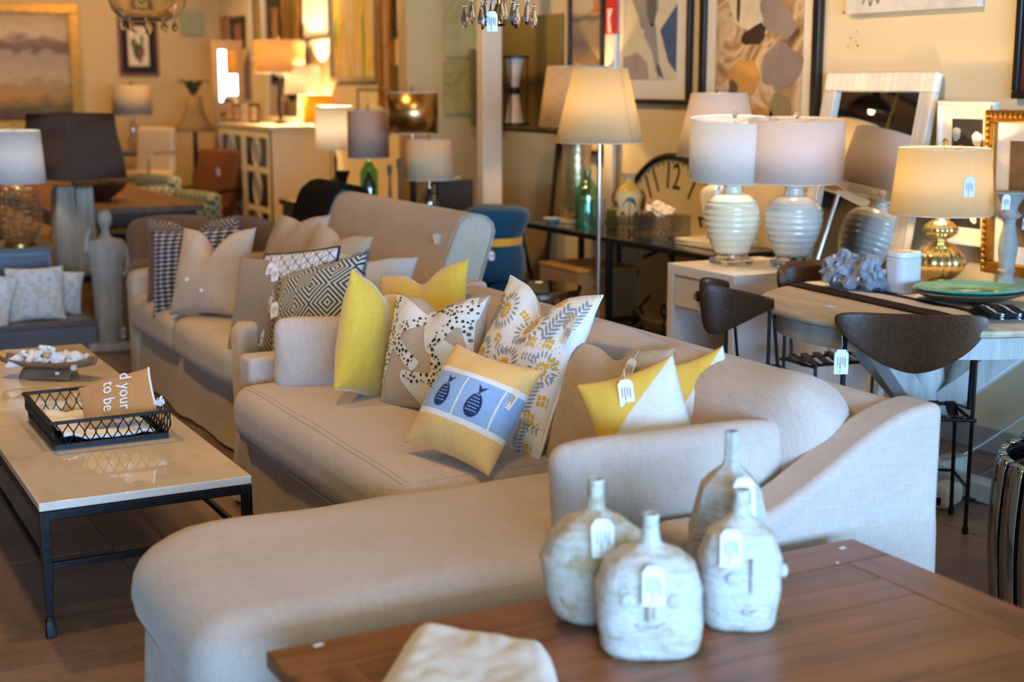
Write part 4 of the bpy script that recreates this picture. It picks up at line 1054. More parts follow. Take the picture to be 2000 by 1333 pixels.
# books + blush lamp
for k, (c, hh) in enumerate((((214,200,180),.018),((226,214,196),.014))):
    b = MB().box(-.14,.14,-.17,.17,0,hh).build('coffee_table_book', plain('pale_book_%d' % k, rgb(*c), .5), None, bev=.002, loc=(4.46,6.10,.7505+.0185*k), rot=(0,0,.05*k)); tag(b, ['lower of the two pale books under the tall blush lamp','upper of the two pale books under the tall blush lamp'][k], 'book', 'books on the console')
t = lamp('baluster_lamp', 'tall white ceramic lamp with tapered blush shade behind the drum lamp', (4.46,6.10,.785))
MB().lathe([(0,0),(.05,0),(.05,.015),(.045,.02),(0,.02)], 24).build('foot', M_CHROME, t)
MB().lathe([(0,.021),(.05,.021),(.055,.05),(.075,.15),(.088,.22),(.085,.255),(.06,.275),(.035,.285),(.032,.31),(0,.31)], 36).build('ceramic_body', plain('white_glaze', rgb(234,226,216), .15, 0, .03, 8, .03, .002, .5), t, ang=50)
MB().lathe([(0,.31),(.007,.31),(.007,.76),(0,.76)], 8).build('stem', M_BRASS, t)
shade(t, .435, .755, .215, .145, M_SHP); finial(t, .765, M_ACRYL, .016); bulb(t, .57, 16); MB().lathe([(0,.305),(.018,.305),(.02,.34),(0,.4)], 12).build('socket', M_BRASS, t)
# small dish and paper at the console's left end
o = MB().lathe([(0,0),(.03,0),(.055,.02),(.06,.024),(.055,.026),(.03,.006),(0,.006)], 24).build('small_dish', M_WHITE, None, loc=(4.32,7.60,.7505)); tag(o, 'small white dish at the far end of the console', 'dish')
t = thing('wooden_bookend', 'grey wooden block box between column lamp and green bottle', 'box', (4.42,7.30,.7505)); MB().box(-.06,.06,-.05,.05,0,.15).build('box_body', M_GREYW, t, bev=.002); MB().box(-.065,.065,-.055,.055,.151,.165).build('box_lid', M_GREYW, t, bev=.002)
# clock
ck = thing('round_clock', 'huge round station clock with bold black numerals behind the console', 'clock', (4.60,6.76,.13)); ck.rotation_euler = (0, math.radians(3), 0)
R = .535; MYZ = Matrix(((0,0,-1,0),(-1,0,0,0),(0,1,0,0),(0,0,0,1)))   # disc facing -X
def disc(prof, n=72): return MB().lathe(prof, n).xf(MT(0,0,R) @ MYZ)
disc([(0,0),(R-.03,0),(R-.03,.018),(0,.018)]).build('dial', plain('aged_dial', rgb(214,190,140), .5, 0, .08, 5, .05), ck)
MB().lathe([(R-.035,0),(R,0),(R,.03),(R-.02,.045),(R-.035,.03)], 72, cap=False).xf(MT(0,0,R) @ MYZ).build('rim', M_IRON, ck, merge=1e-6)
def textmesh(body, size, name, mat, parent, M, ext=.001, font=None, sx=1.0):
    cu = bpy.data.curves.new(name, 'FONT'); cu.body = body; cu.size = size; cu.extrude = ext; cu.align_x = 'CENTER'; cu.align_y = 'CENTER'; cu.resolution_u = 3
    o = bpy.data.objects.new('tmp', cu); COL.objects.link(o); dg = bpy.context.evaluated_depsgraph_get(); me = bpy.data.meshes.new_from_object(o.evaluated_get(dg)); bpy.data.objects.remove(o)
    for v in me.vertices: v.co = M @ Vector((v.co.x*sx, v.co.y, v.co.z))
    me.materials.clear(); me.materials.append(mat); q = bpy.data.objects.new(name, me); COL.objects.link(q); q.parent = parent; return q
M_BLK = plain('black_numerals', rgb(28,24,22), .6, 0, .1, 40, 0)
for hnum in range(1,13):
    a = math.radians(90-30*hnum); p = (R*.74*math.cos(a), R*.74*math.sin(a))
    textmesh(str(hnum), .21, 'numeral', M_BLK, ck, MT(0,0,R) @ MYZ @ MT(p[0],p[1],.0195) @ (RZ(180-30*hnum+180) if hnum in (9,3,6) else RZ(-30*hnum if hnum not in (12,) else 0)), .001, sx=.8)
tk = MB()
for k in range(60):
    a = 2*math.pi*k/60; tk.cbox(0,0,0,.012,.012,.002).xf_last(8, MT(R*.90*math.cos(a), R*.90*math.sin(a), .02) @ Matrix.Rotation(a,4,'Z'))
tk.xf(MT(0,0,R) @ MYZ).build('minute_marks', M_BLK, ck, kind='stuff')
for L, a, wd in ((.26,200,.02),(.36,-60,.014)):
    a = math.radians(a); MB().bar((0,0,.024),(L*math.cos(a),L*math.sin(a),.024),wd,.003).xf(MT(0,0,R) @ MYZ).build('hand', M_BLK, ck)
# carton under the console
t = thing('wooden_crate', 'closed tan wooden crate on the floor under the console', 'crate', (4.40,7.30,.0)); 
MB().box(-.2,.2,-.24,.24,.225,.50).build('crate_body', plain('tan_board', rgb(176,140,100), .7), t, bev=.003); MB().box(-.205,.205,-.245,.245,.5005,.52).build('crate_lid', plain('orange_lit_board', rgb(206,150,80), .6), t, bev=.003)  # orange light on the lid is put into its colour
MB().lathe([(0,0),(.012,0),(.012,.01),(0,.014)], 10).xf(RX(90)).build('knob', M_CHROME, t, loc=(-.1,-.241,.42))
# floor lamp
t = lamp('floor_lamp', 'slim chrome floor lamp with big glowing cream empire shade', (3.78,6.17,0), 'floor lamps')
MB().lathe([(0,0),(.13,0),(.13,.012),(.12,.02),(.02,.028),(.012,.05),(0,.05)], 36).build('base', M_CHROME, t)
MB().tube([(0,0,.03),(0,0,1.32)], .0105, 12).build('pole', M_CHROME, t); MB().lathe([(0,0),(.014,0),(.016,.01),(.016,.03),(.012,.04),(0,.04)], 12).build('pole_joint', M_CHROME, t, loc=(0,0,.46))
shade(t, 1.30, 1.665, .222, .135, M_SHY); bulb(t, 1.47, 80, (1,.64,.24)); MB().lathe([(0,1.3),(.018,1.3),(.02,1.36),(0,1.42)], 12).build('socket', M_BRASS, t)
sh = [c for c in t.children if c.name.startswith('lamp_shade')][0]
a = math.radians(-75); MB().bar((.2225*math.cos(a),.2225*math.sin(a),1.30),(.1355*math.cos(a),.1355*math.sin(a),1.665),.003,.001).build('seam', plain('seam_tape', rgb(170,140,90), .8), sh)
# round lattice accent tables with glass tops
M_LAT = plain('antique_silver', rgb(120,112,100), .3, .9, .2, 30, .2); M_MT = NT('smoked_mirror'); M_MT.set(Metallic=1.0, Roughness=.06); M_MT.col(M_MT.ramp(M_MT.noise(M_MT.coord(), 6, 3), [(.3,rgb(128,112,74)),(.7,rgb(150,134,92))])); M_MT = M_MT.m
def lattice_table(label, loc, R, h):
    t = thing('lattice_side_table', label, 'side table', loc, 0, 'round lattice side tables')
    MB().lathe([(0,h-.012),(R,h-.012),(R+.003,h-.006),(R,h),(0,h)], 56).build('mirror_top', M_MT, t)
    MB().lathe([(R-.03,h-.035),(R-.005,h-.035),(R-.005,h-.0125),(R-.03,h-.0125)], 56, cap=False).build('top_ring', M_LAT, t, merge=1e-6)
    MB().lathe([(R*.8-.03,0),(R*.8,0),(R*.8,.02),(R*.8-.03,.02)], 48, cap=False).build('base_ring', M_LAT, t)
    for k in range(12):
        for sg in (-1,1):
            a0 = 2*math.pi*k/12; pts = []
            for i in range(9): q = i/8; a = a0+sg*q*2*math.pi/12*1.5; r = R*.78+(R*.2-.012)*q; pts.append((r*math.cos(a), r*math.sin(a), .02+(h-.055)*q))
            MB().tube(pts, .006, 6).build('lattice_bar', M_LAT, t)
    return t
ta = lattice_table('round lattice table with mirrored top carrying paper tags', (3.72,6.72,0), .25, .50)
price_tag(ta, (-.02,.08,.503), .6, 90, .04, .07, 0); price_tag(ta, (.07,.09,.5035), -.5, 90, .04, .07, 0)
lattice_table('round lattice table under the blue rolled blankets', (3.70,7.24,0), .27, .46)
# rolled blankets
t = thing('rolled_blanket', 'teal blue blanket bundle tied with a mustard strap', 'blanket', (3.73,7.22,.4605))
M_TEAL = linen('teal_wool', rgb(16,66,92), .12, .5, .6)
bp = [(0,0),(.13,.0),(.165,.02),(.178,.07),(.178,.14),(.165,.20),(.150,.235),(.148,.255),(.158,.275),(.178,.33),(.192,.38),(.18,.42),(.13,.44),(.06,.435),(0,.43)]
MB().lathe(bp, 40, rib=lambda a, z: 1+.03*math.sin(a*3+z*6)).build('wool_roll', M_TEAL, t, ang=60)
MB().lathe([(.153,.225),(.156,.225),(.156,.268),(.153,.268)], 40, cap=False, rib=lambda a, z: 1+.03*math.sin(a*3+z*6)).build('strap', linen('mustard_strap', rgb(226,164,52), .1), t, merge=1e-6)
price_tag(t, (-.10,-.15,.2), math.radians(-20), 0, .03, .05, .02)
# black folding easel behind blankets
t = thing('folding_easel', 'black folding stand leaning behind the blue blankets', 'stand', (4.0,7.5,0))
for s in (-1,1):
    MB().bar((s*.03,0,.78),(s*.12,-.22,0),.018).build('leg', M_IRON, t); MB().bar((s*.03,.02,.78),(s*.12,.2,0),.018).build('leg', M_IRON, t)
MB().bar((-.09,-.14,.28),(.09,-.14,.28),.012).build('crossbar', M_IRON, t); MB().bar((-.05,-.03,.7),(.05,-.03,.7),.03).build('crossbar', M_IRON, t)
# silver strap drum at lower right
t = thing('strap_drum_table', 'drum side table woven from polished silver metal straps', 'side table', (3.60,2.84,0)); Rr = .345; hh = .465
M_SIL = plain('polished_silver', rgb(196,190,180), .12, 1, .05, 10, .05)
for k in range(24):
    a = 2*math.pi*k/24; q = MB()
    def st(u, v):
        r = Rr*(1+.05*math.sin(v*math.pi)) if v < .94 else Rr-(v-.94)*.4; z = hh*min(1,v/.94); aa = a+(u-.5)*.205; return (r*math.cos(aa), r*math.sin(aa), z)
    q.grid(st, 2, 18); q.build('strap', M_SIL, t, solid=.003)
MB().lathe([(Rr-.03,.0),(Rr-.006,0),(Rr-.006,.02),(Rr-.03,.02)], 48, cap=False).build('base_ring', M_IRON, t); MB().lathe([(Rr-.03,hh-.03),(Rr-.006,hh-.03),(Rr-.006,hh-.012),(Rr-.03,hh-.012)], 48, cap=False).build('top_ring', M_IRON, t)
MB().lathe([(0,hh-.045),(Rr-.02,hh-.045),(Rr-.02,hh-.035),(0,hh-.035)], 48).build('glass_top', M_MT, t)
MB().lathe([(Rr-.04,.01),(Rr-.035,.01),(Rr-.035,hh-.05),(Rr-.04,hh-.05)], 48, cap=False).build('inner_lining', plain('black_lining', rgb(20,18,18), .4), t)
# power strip and cables
t = thing('power_adapter', 'bulky white power adapter lying on the floor under the table', 'adapter', (3.93,3.86,0), math.radians(20)); softbox(.15,.09,.085,.025,.004,6).xf(MT(0,0,.0435)).build('casing', M_WHITE, t, merge=1e-4, ang=60); MB().box(-.076,-.07,-.02,.02,.02,.05).build('socket_face', M_IRON, t)
def cable(label, pts, mat, r=.0045, nm='power_cable'):
    cu = []
    P_ = [Vector(p) for p in pts]
    for i in range(len(P_)-1):
        p0 = P_[max(0,i-1)]; p1 = P_[i]; p2 = P_[i+1]; p3 = P_[min(len(P_)-1,i+2)]
        for k in range(8):
            s = k/8; cu.append(.5*((2*p1)+(p2-p0)*s+(2*p0-5*p1+4*p2-p3)*s*s+(3*p1-p0-3*p2+p3)*s**3))
    cu.append(P_[-1]); o = MB().tube(cu, r, 6).build(nm, mat, None); tag(o, label, 'cable', 'cables behind the dining table'); return o
M_WC = plain('white_cable', rgb(220,220,224), .5); M_BC = plain('black_cable', rgb(26,26,30), .5)
cable('white cable hanging from the table edge down to the floor', [(4.62,3.86,.66),(4.60,3.88,.5),(4.60,4.0,.32),(4.58,4.2,.14),(4.5,4.35,.006),(4.2,4.3,.006),(4.0,4.0,.006)], M_WC)
cable('white cable looping beside the black one near the socket', [(4.66,3.72,.5),(4.63,3.72,.45),(4.62,3.80,.3),(4.6,3.85,.1),(4.5,3.9,.006),(4.2,3.95,.006),(4.0,3.9,.012)], M_WC, .004)
cable('black cable plugged in at the wall under the table', [(4.66,3.66,.48),(4.62,3.66,.4),(4.62,3.70,.25),(4.6,3.74,.08),(4.45,3.75,.006),(4.15,3.78,.006),(4.02,3.86,.02)], M_BC, .005)
cable('grey cable sagging across the wall to the adapter', [(4.66,3.9,.42),(4.62,3.98,.3),(4.58,4.08,.16),(4.45,4.12,.01),(4.2,4.1,.006),(4.0,3.95,.02)], plain('grey_cable', rgb(90,88,86), .5), .004)
o = struct(MB().box(4.676,4.69,3.60,3.72,.44,.56).build('trim_outlet', M_WHITE, bev=.003))
# ================================================================ pictures and mirrors on the walls
def abstract(name, stops, scale=2.2, detail=6, rough=.6, dist=1.5, stretch=(1,1,1)):
    t = NT(name); t.set(Roughness=rough)
    nd = t.n('ShaderNodeTexNoise'); nd.inputs['Scale'].default_value = scale; nd.inputs['Detail'].default_value = detail; nd.inputs['Distortion'].default_value = dist
    t.l(t.coord(stretch), nd.inputs['Vector']); t.col(t.ramp(nd.outputs['Fac'], stops)); t.bump(nd.outputs['Fac'], .15, .004); return t.m
def landscape(name, stops, wob=.05):
    t = NT(name); t.set(Roughness=.6); tc = t.n('ShaderNodeTexCoord'); sp = t.n('ShaderNodeSeparateXYZ'); t.l(tc.outputs['Generated'], sp.inputs[0])
    n = t.noise(t.coord((2,2,5)), 2.5, 5, .6); t.col(t.ramp(t.math('MULTIPLY_ADD', t.math('SUBTRACT', n, .5), wob*4, sp.outputs['Z']), stops)); return t.m
M_BLACKF = plain('black_frame', rgb(26,22,20), .35, 0, .2, 20, .1); M_GOLDF = plain('gold_leaf', rgb(176,120,40), .38, .7, .3, 14, .3)
M_WHITEF = plain('white_frame', rgb(232,226,214), .4, 0, .03, 8, .03); M_MATB = plain('mat_board', rgb(232,222,204), .85, 0, .02, 6, .02)
M_BRNF = plain('brown_frame', rgb(120,74,36), .4, .1, .2, 12, .1); M_SILF = plain('silver_frame', rgb(170,160,142), .35, .6, .15, 14, .1)
def picture(label, side, u0, u1, z0, z1, at, art, frame=None, fw=.04, mat=None, mw=.0, depth=.03, tilt=0, name='framed_picture', group='pictures on the walls', pane=False):
    """side 'X': hangs on the lamp wall and faces -X (u is Y); side 'Y': faces -Y (u is X). Local: face -Y, width X, height Z"""
    w = abs(u1-u0); h = z1-z0; c = (u0+u1)/2
    loc = (at-.002, c, z0) if side == 'X' else (c, at-.002, z0)
    t = thing(name, label, 'picture', loc, 0, group); t.rotation_euler = (math.radians(-tilt), 0, math.radians(-90) if side == 'X' else 0)
    f = fw if frame else 0
    if frame:
        for a in ((-w/2,w/2,h-f,h),(-w/2,w/2,0,f)): MB().box(a[0],a[1],-depth,0,a[2],a[3]).build('frame_rail', frame, t, bev=min(.006,f*.2))
        for a in ((-w/2,-w/2+f),(w/2-f,w/2)): MB().box(a[0],a[1],-depth,0,f+.0005,h-f-.0005).build('frame_stile', frame, t, bev=min(.006,f*.2))
    y = -depth*.4 if frame else -depth
    if mat: MB().box(-w/2+f,w/2-f,y,-.002,f,h-f).build('mat_board', mat, t); y -= .003
    MB().box(-w/2+f+mw,w/2-f-mw,y,-.0025 if not mat else y+.002,f+mw,h-f-mw).build('artwork', art, t)
    t['ay'] = y; return t
def shape(t, poly, mat, name='painted_shape', k=.0012):
    return MB().prism(poly, 0, k, Matrix(((1,0,0,0),(0,0,-1,t['ay']),(0,1,0,0),(0,0,0,1)))).build(name, mat, t)
def blob(cx, cy, rx, ry, n=20, seed=0, amp=.3, a0=0):
    o = []
    for k in range(n):
        a = 2*math.pi*k/n; q = 1+amp*noise.noise(Vector((math.cos(a)*1.5+seed, math.sin(a)*1.5, seed))); x = rx*q*math.cos(a); y = ry*q*math.sin(a)
        o.append((cx+x*math.cos(a0)-y*math.sin(a0), cy+x*math.sin(a0)+y*math.cos(a0)))
    return o
def paintm(n, r, g, b): return plain('paint_'+n, rgb(r,g,b), .6, 0, .15, 9, .1)
WX = 4.688
# big figure collage, black frame
t = picture('black framed collage of grey dancing figure with blue shards', 'X', 6.66, 7.50, 1.47, 2.5, WX, abstract('pale_sky_paper', [(.3,rgb(206,194,164)),(.6,rgb(222,208,176)),(.8,rgb(190,186,176))], 1.2), M_BLACKF, .03, M_MATB, .11, .035)
G_, G2_, BL = paintm('grey', 150,146,144), paintm('dark_grey', 104,98,96), paintm('slate_blue', 66,92,130)
shape(t, blob(-.06,.62,.13,.20,20,2,.4,.3), G_); shape(t, blob(.02,.60,.06,.14,16,4,.3), G2_, k=.002); shape(t, blob(.06,.74,.035,.05,14,5,.2), G2_, k=.0026)
shape(t, [(-.03,.46),(.06,.46),(.12,.16),(.10,.145),(.03,.30),(-.06,.40)], G_, k=.002); shape(t, [(.07,.20),(.12,.16),(.16,.145),(.10,.24)], G2_, k=.0026)
shape(t, [(.11,.42),(.28,.56),(.28,.18),(.20,.24)], BL); shape(t, [(-.28,.145),(.0,.145),(-.02,.24),(-.12,.30),(-.28,.27)], paintm('mauve', 170,152,140))
shape(t, [(.0,.82),(.08,.89),(-.01,.89)], paintm('sky_blue', 90,150,180)); shape(t, [(.08,.70),(.10,.69),(.20,.88),(.17,.89)], G2_, k=.002); shape(t, [(-.28,.30),(-.20,.89),(-.28,.89)], paintm('pale_grey', 196,192,184))
# brown abstract on torn paper
t = picture('black framed brown abstract on torn paper between two lamps', 'X', 5.56, 6.56, 1.22, 2.6, WX, abstract('brown_wash', [(.28,rgb(84,60,42)),(.42,rgb(176,138,92)),(.52,rgb(214,188,148)),(.62,rgb(160,116,66)),(.78,rgb(226,212,186))], 2.4, 7, .6, 2.2), M_BLACKF, .05, M_MATB, .085, .04)
D, OC, CRM, MV = paintm('umber', 58,42,30), paintm('ochre', 196,146,74), paintm('cream', 222,204,170), paintm('taupe', 150,132,120)
for p, m, k in ((blob(-.08,.86,.20,.24,24,3,.4,.4),CRM,.0012),(blob(.02,.98,.26,.10,24,7,.5),paintm('brown', 122,92,62),.0016),(blob(.16,.70,.15,.09,20,9,.4,-.5),MV,.002),(blob(-.02,.62,.10,.05,18,11,.5,.2),D,.0026),(blob(.17,1.12,.045,.06,16,1,.1),D,.0026),(blob(-.17,.80,.016,.12,14,13,.3),D,.0026),(blob(-.10,.40,.13,.10,20,15,.3),OC,.002),(blob(.18,.45,.15,.12,22,17,.4),MV,.002),(blob(.05,.20,.11,.05,18,19,.4),OC,.002),(blob(.03,.17,.05,.018,14,21,.3),D,.0026),(blob(.20,.23,.09,.10,18,23,.3),paintm('olive', 140,124,86),.002),(blob(-.20,.33,.05,.05,14,25,.5),paintm('dusk', 100,80,60),.0026)): shape(t, p, m, k=k)
for kk in range(3): shape(t, blob(.235,1.14-.06*kk,.008,.018,8,kk,.1), D, k=.0026)
# white textured canvas
t = picture('unframed thick white and grey textured canvas high on the wall', 'X', 4.54, 5.37, 1.915, 2.55, WX, abstract('white_impasto', [(.3,rgb(196,196,198)),(.5,rgb(226,220,208)),(.7,rgb(206,200,192))], 3, 8, .8, 1), None, depth=.035)
for kk, (x0, y0, x1, y1) in enumerate(((-.30,.04,-.27,.11),(-.27,.11,-.25,.03),(-.25,.03,-.22,.09),(-.22,.09,-.20,.04),(-.20,.04,-.16,.10))):
    MB().bar((x0,t['ay']-.0005,y0),(x1,t['ay']-.0005,y1),.006,.001,(0,1,0)).build('signature_stroke', D, t)
t = picture('dark mahogany framed picture cut by the right edge', 'X', 3.70, 4.33, 1.53, 2.35, WX, abstract('deep_red', [(.3,rgb(70,20,14)),(.7,rgb(96,40,26))], 2), M_BLACKF, .03, depth=.035)
t = picture('white framed print of pale flowers on black behind the gold lamp', 'X', 4.36, 4.69, .90, 1.52, 4.655, abstract('black_ground', [(.3,rgb(30,28,28)),(.62,rgb(52,46,44)),(.8,rgb(150,140,136))], 9, 4), M_WHITEF, .018, M_MATB, .06, .03, -2.5)
for cx, cy, r, m in ((-.03,.40,.03,paintm('rose', 206,84,110)),(.03,.37,.035,paintm('petal', 232,226,220)),(-.065,.36,.03,paintm('petal',232,226,220)),(.05,.33,.03,paintm('petal',232,226,220)),(.02,.31,.022,paintm('blush',222,170,160)),(.06,.46,.03,paintm('petal',232,226,220)),(-.06,.48,.025,paintm('leaf_grey',170,176,166)),(.02,.17,.03,paintm('leaf_grey',170,176,166)),(.05,.12,.02,paintm('petal',232,226,220))): shape(t, blob(cx,cy,r,r*1.1,16,cx*50,.4), m, 'painted_flower', .0015)
t = picture('ornate gold beaded frame with dark engraving at the right edge', 'X', 3.74, 4.40, .80, 1.485, 4.65, abstract('sepia_print', [(.3,rgb(86,62,42)),(.6,rgb(130,98,66)),(.8,rgb(206,186,150))], 3), M_GOLDF, .05, M_MATB, .075, .04, -2)
bm_ = MB().ball((0,0,0), .012, 8, 6).mesh('gold_bead'); bm_.materials.append(M_GOLDF)
for k in range(26):
    for x in (-.33+.02,): 
        o = bpy.data.objects.new('gold_bead', bm_); COL.objects.link(o); o.parent = t; o.location = (x,-.042,.02+k*.0258)
for k in range(24):
    o = bpy.data.objects.new('gold_bead', bm_); COL.objects.link(o); o.parent = t; o.location = (-.29+k*.0265,-.042,.665)
# paint specks on the wall
wr_ = bpy.data.objects['wall_right']
for px, py, r, c in ((1656,91,.007,(226,206,40)),(1661,75,.004,(30,28,26)),(1675,89,.006,(110,90,60)),(1674,62,.006,(190,170,140)),(1648,25,.006,(60,60,70)),(1671,81,.003,(120,90,60))):
    p = PX(px, py, WX); MB().lathe([(0,0),(r,0),(r*.8,.0012),(0,.0014)], 10).xf(RY(-90)).build('paint_speck', paintm('speck_%d' % px, *c), wr_, loc=p)
# olive canvas, beach picture, red topped board, leaning mirror
picture('large olive green landscape canvas beside the white pillar', 'X', 8.10, 8.95, 1.28, 2.03, WX, landscape('olive_field', [(0,rgb(120,92,34)),(.3,rgb(96,76,28)),(.42,rgb(70,54,22)),(.5,rgb(128,102,40)),(1,rgb(150,124,58))]), None, depth=.03)
t = picture('tall black framed grey sea picture behind the column lamp', 'X', 7.58, 8.00, 1.15, 2.5, WX, landscape('grey_sea', [(0,rgb(206,176,120)),(.40,rgb(196,166,116)),(.5,rgb(120,108,96)),(.6,rgb(150,136,116)),(.63,rgb(90,86,74)),(.66,rgb(186,172,150)),(1,rgb(206,196,180))], .02), M_BLACKF, .028, depth=.035)
shape(t, [(.05,.87),(.17,.87),(.16,.895),(.06,.895)], paintm('copper', 196,110,40)); shape(t, blob(.115,.98,.05,.09,16,2,.2), paintm('copper', 196,110,40), k=.0016); shape(t, blob(.115,.985,.034,.07,14,2,.2), paintm('sea', 160,150,132), k=.002)
o = thing('painted_board', 'narrow white painted board with a red top standing on the console', 'board', (4.655,7.475,.752)); MB().box(-.012,.012,-.05,.05,0,1.13).build('white_lower', M_WHITEF, o); MB().box(-.012,.012,-.05,.05,1.131,1.75).build('red_upper', paintm('signal_red', 206,40,24), o)
MB().prism([(-.02,1.14),(.02,1.14),(.0,1.22),(.03,1.28),(-.03,1.28)], 0, .001, Matrix(((0,0,-1,-.0125),(-1,0,0,0),(0,1,0,0),(0,0,0,1)))).build('white_motif', M_WHITEF, o)
t = thing('leaning_mirror', 'frameless dark edged mirror leaning beside the white pillar', 'mirror', (4.50,8.52,0)); t.rotation_euler = (0, math.radians(6), 0)
MB().box(0,.014,-.43,.43,.02,1.27).build('mirror_pane', mirror_mat(), t); MB().box(-.004,.02,-.45,-.4301,0,1.29).build('edge_strip', M_BLACKF, t); MB().box(-.004,.02,.4301,.45,0,1.29).build('edge_strip', M_BLACKF, t); MB().box(-.004,.02,-.43,.43,1.271,1.29).build('edge_strip', M_BLACKF, t)
# hourglass sconce hung on the pillar side
t = thing('hourglass_sconce', 'black iron hourglass wall sconce with white cones on the pillar', 'sconce', (4.42,8.28,1.32))
M_CONE = plain('white_cone', rgb(206,190,170), .6)
for z in (0,.43): MB().lathe([(0,z),(.10,z),(.10,z+.014),(0,z+.014)], 24).build('iron_disc', M_IRON, t)
for k in range(4): a = math.pi/4+k*math.pi/2; MB().tube([(.088*math.cos(a),.088*math.sin(a),.01),(.088*math.cos(a),.088*math.sin(a),.435)], .005, 6).build('iron_rod', M_IRON, t)
MB().lathe([(0,.016),(.06,.016),(.03,.2),(0,.2)], 20).build('cone', M_CONE, t); MB().lathe([(0,.245),(.03,.245),(.06,.428),(0,.428)], 20).build('cone', M_CONE, t)
MB().lathe([(0,.2),(.034,.2),(.036,.222),(.034,.245),(0,.245)], 16).build('collar', M_IRON, t); MB().tube([(0,0,.222),(-.101,0,.222)], .008, 6).build('wall_bracket', M_IRON, t)
# wing wall
picture('pale green botanical print, upper one on the wing wall', 'Y', 4.28, 4.56, 1.77, 2.35, 9.049, abstract('green_botanical', [(.3,rgb(170,160,96)),(.6,rgb(196,182,120)),(.75,rgb(196,120,60))], 4), None, depth=.02)
picture('pale green botanical print, lower one on the wing wall', 'Y', 4.27, 4.55, 1.38, 1.74, 9.049, abstract('green_botanical_b', [(.3,rgb(150,136,70)),(.6,rgb(190,172,104)),(.78,rgb(120,120,60))], 5), None, depth=.02)
picture('thick canvas of rust and grey drips on the wing wall', 'Y', 4.44, 4.58, 1.30, 1.82, 8.96, abstract('rust_drips', [(.3,rgb(90,56,26)),(.5,rgb(170,108,44)),(.7,rgb(112,112,96))], 3, 5, .6, 1, (3,3,.8)), paintm('grey_side', 110,108,96), .012, depth=.06)
# far part of the lamp wall
t = picture('large abstract of yellow and green drips glowing above lamps', 'X', 11.16, 12.23, 1.60, 2.75, WX, abstract('yellow_drips', [(.30,rgb(80,160,140)),(.40,rgb(226,206,160)),(.50,rgb(196,170,130)),(.58,rgb(244,200,40)),(.66,rgb(80,150,90))], 2.2, 4, .5, .6, (3,3,.5)), M_SILF, .04, depth=.04)
t = picture('small black framed sketch with a yellow sticker', 'X', 10.33, 10.82, 1.95, 2.6, WX, abstract('sketch_paper', [(.3,rgb(206,180,140)),(.7,rgb(222,200,164))], 3), M_BLACKF, .06, depth=.03)
MB().lathe([(0,0),(.022,0),(.022,.001),(0,.001)], 14).xf(RX(90)).build('price_sticker', paintm('neon_yellow', 226,230,60), t, loc=(.05,-.016,.13)); shape(t, [(-.02,.16),(.03,.16),(.03,.5),(-.02,.5)], paintm('umber', 58,42,30))
picture('tall gold framed panel next to the yellow abstract', 'X', 10.84, 11.12, 1.40, 2.7, WX, abstract('mauve_panel', [(.3,rgb(150,124,104)),(.7,rgb(190,164,140))], 3), M_GOLDF, .07, depth=.04)
picture('unframed square dark olive canvas behind the brass lamp', 'X', 10.28, 10.80, 1.42, 1.73, WX, abstract('olive_block', [(.3,rgb(72,62,28)),(.7,rgb(96,84,40))], 2), None, depth=.05)
picture('bright pale wash study leaning under the yellow abstract', 'X', 10.98, 11.62, 1.18, 1.55, WX, abstract('pale_wash', [(.3,rgb(206,190,120)),(.5,rgb(240,228,196)),(.7,rgb(170,170,110))], 2), M_SILF, .02, depth=.03)
picture('cream matted drawing under a thin black frame', 'X', 12.26, 12.98, 1.98, 2.6, WX, abstract('cream_paper', [(.3,rgb(226,206,164)),(.7,rgb(240,224,190))], 2), M_BLACKF, .02, M_MATB, .1, .03)
picture('gold and dark green forest picture on the far lamp wall', 'X', 13.0, 13.5, 1.75, 2.6, WX, abstract('forest', [(.3,rgb(40,50,24)),(.55,rgb(130,96,40)),(.75,rgb(190,150,80))], 3, 5, .5, 1, (4,4,.6)), M_GOLDF, .05, depth=.04)
picture('narrow dark brown framed portrait on the far lamp wall', 'X', 13.55, 13.98, 1.85, 2.42, WX, abstract('portrait', [(.3,rgb(120,70,40)),(.7,rgb(206,160,120))], 3), M_BLACKF, .09, depth=.03)
picture('slim olive abstract panel near the far corner', 'X', 14.1, 14.55, 1.8, 2.5, WX, abstract('olive_panel', [(.3,rgb(120,110,50)),(.7,rgb(196,160,110))], 2), M_WHITEF, .06, depth=.03)
picture('small black framed picture with pink ground in the far corner', 'X', 14.75, 15.2, 1.95, 2.28, WX, abstract('pink_ground', [(.3,rgb(90,100,70)),(.7,rgb(206,110,84))], 2), M_BLACKF, .07, depth=.03)
picture('tiny grey and orange picture in the far corner', 'X', 15.25, 15.55, 1.95, 2.3, WX, abstract('orange_grey', [(.3,rgb(196,110,40)),(.7,rgb(140,134,140))], 2), None, depth=.03)
# back wall
BY = 15.698
t = picture('large gold framed cloudy landscape on the back wall', 'Y', 2.16, 3.16, 1.10, 2.40, BY, landscape('cloudy_landscape', [(0,rgb(60,40,24)),(.12,rgb(96,76,36)),(.25,rgb(170,124,56)),(.33,rgb(150,120,70)),(.40,rgb(176,146,110)),(.62,rgb(150,128,104)),(.66,rgb(96,72,50)),(.74,rgb(120,92,64)),(.82,rgb(186,160,124)),(1,rgb(160,130,80))], .09), M_GOLDF, .10, depth=.07)
MB().box(-.395,-.385,-.075,-.07,.105,1.195).build('inner_fillet', M_GOLDF, t); MB().box(.385,.395,-.075,-.07,.105,1.195).build('inner_fillet', M_GOLDF, t)
t = picture('brown framed botanical print with black mat on the back wall', 'Y', 3.57, 4.0, 1.66, 2.29, BY, plain('print_paper', rgb(226,200,160), .7), M_BRNF, .03, plain('black_mat', rgb(24,18,16), .8), .075, .03)
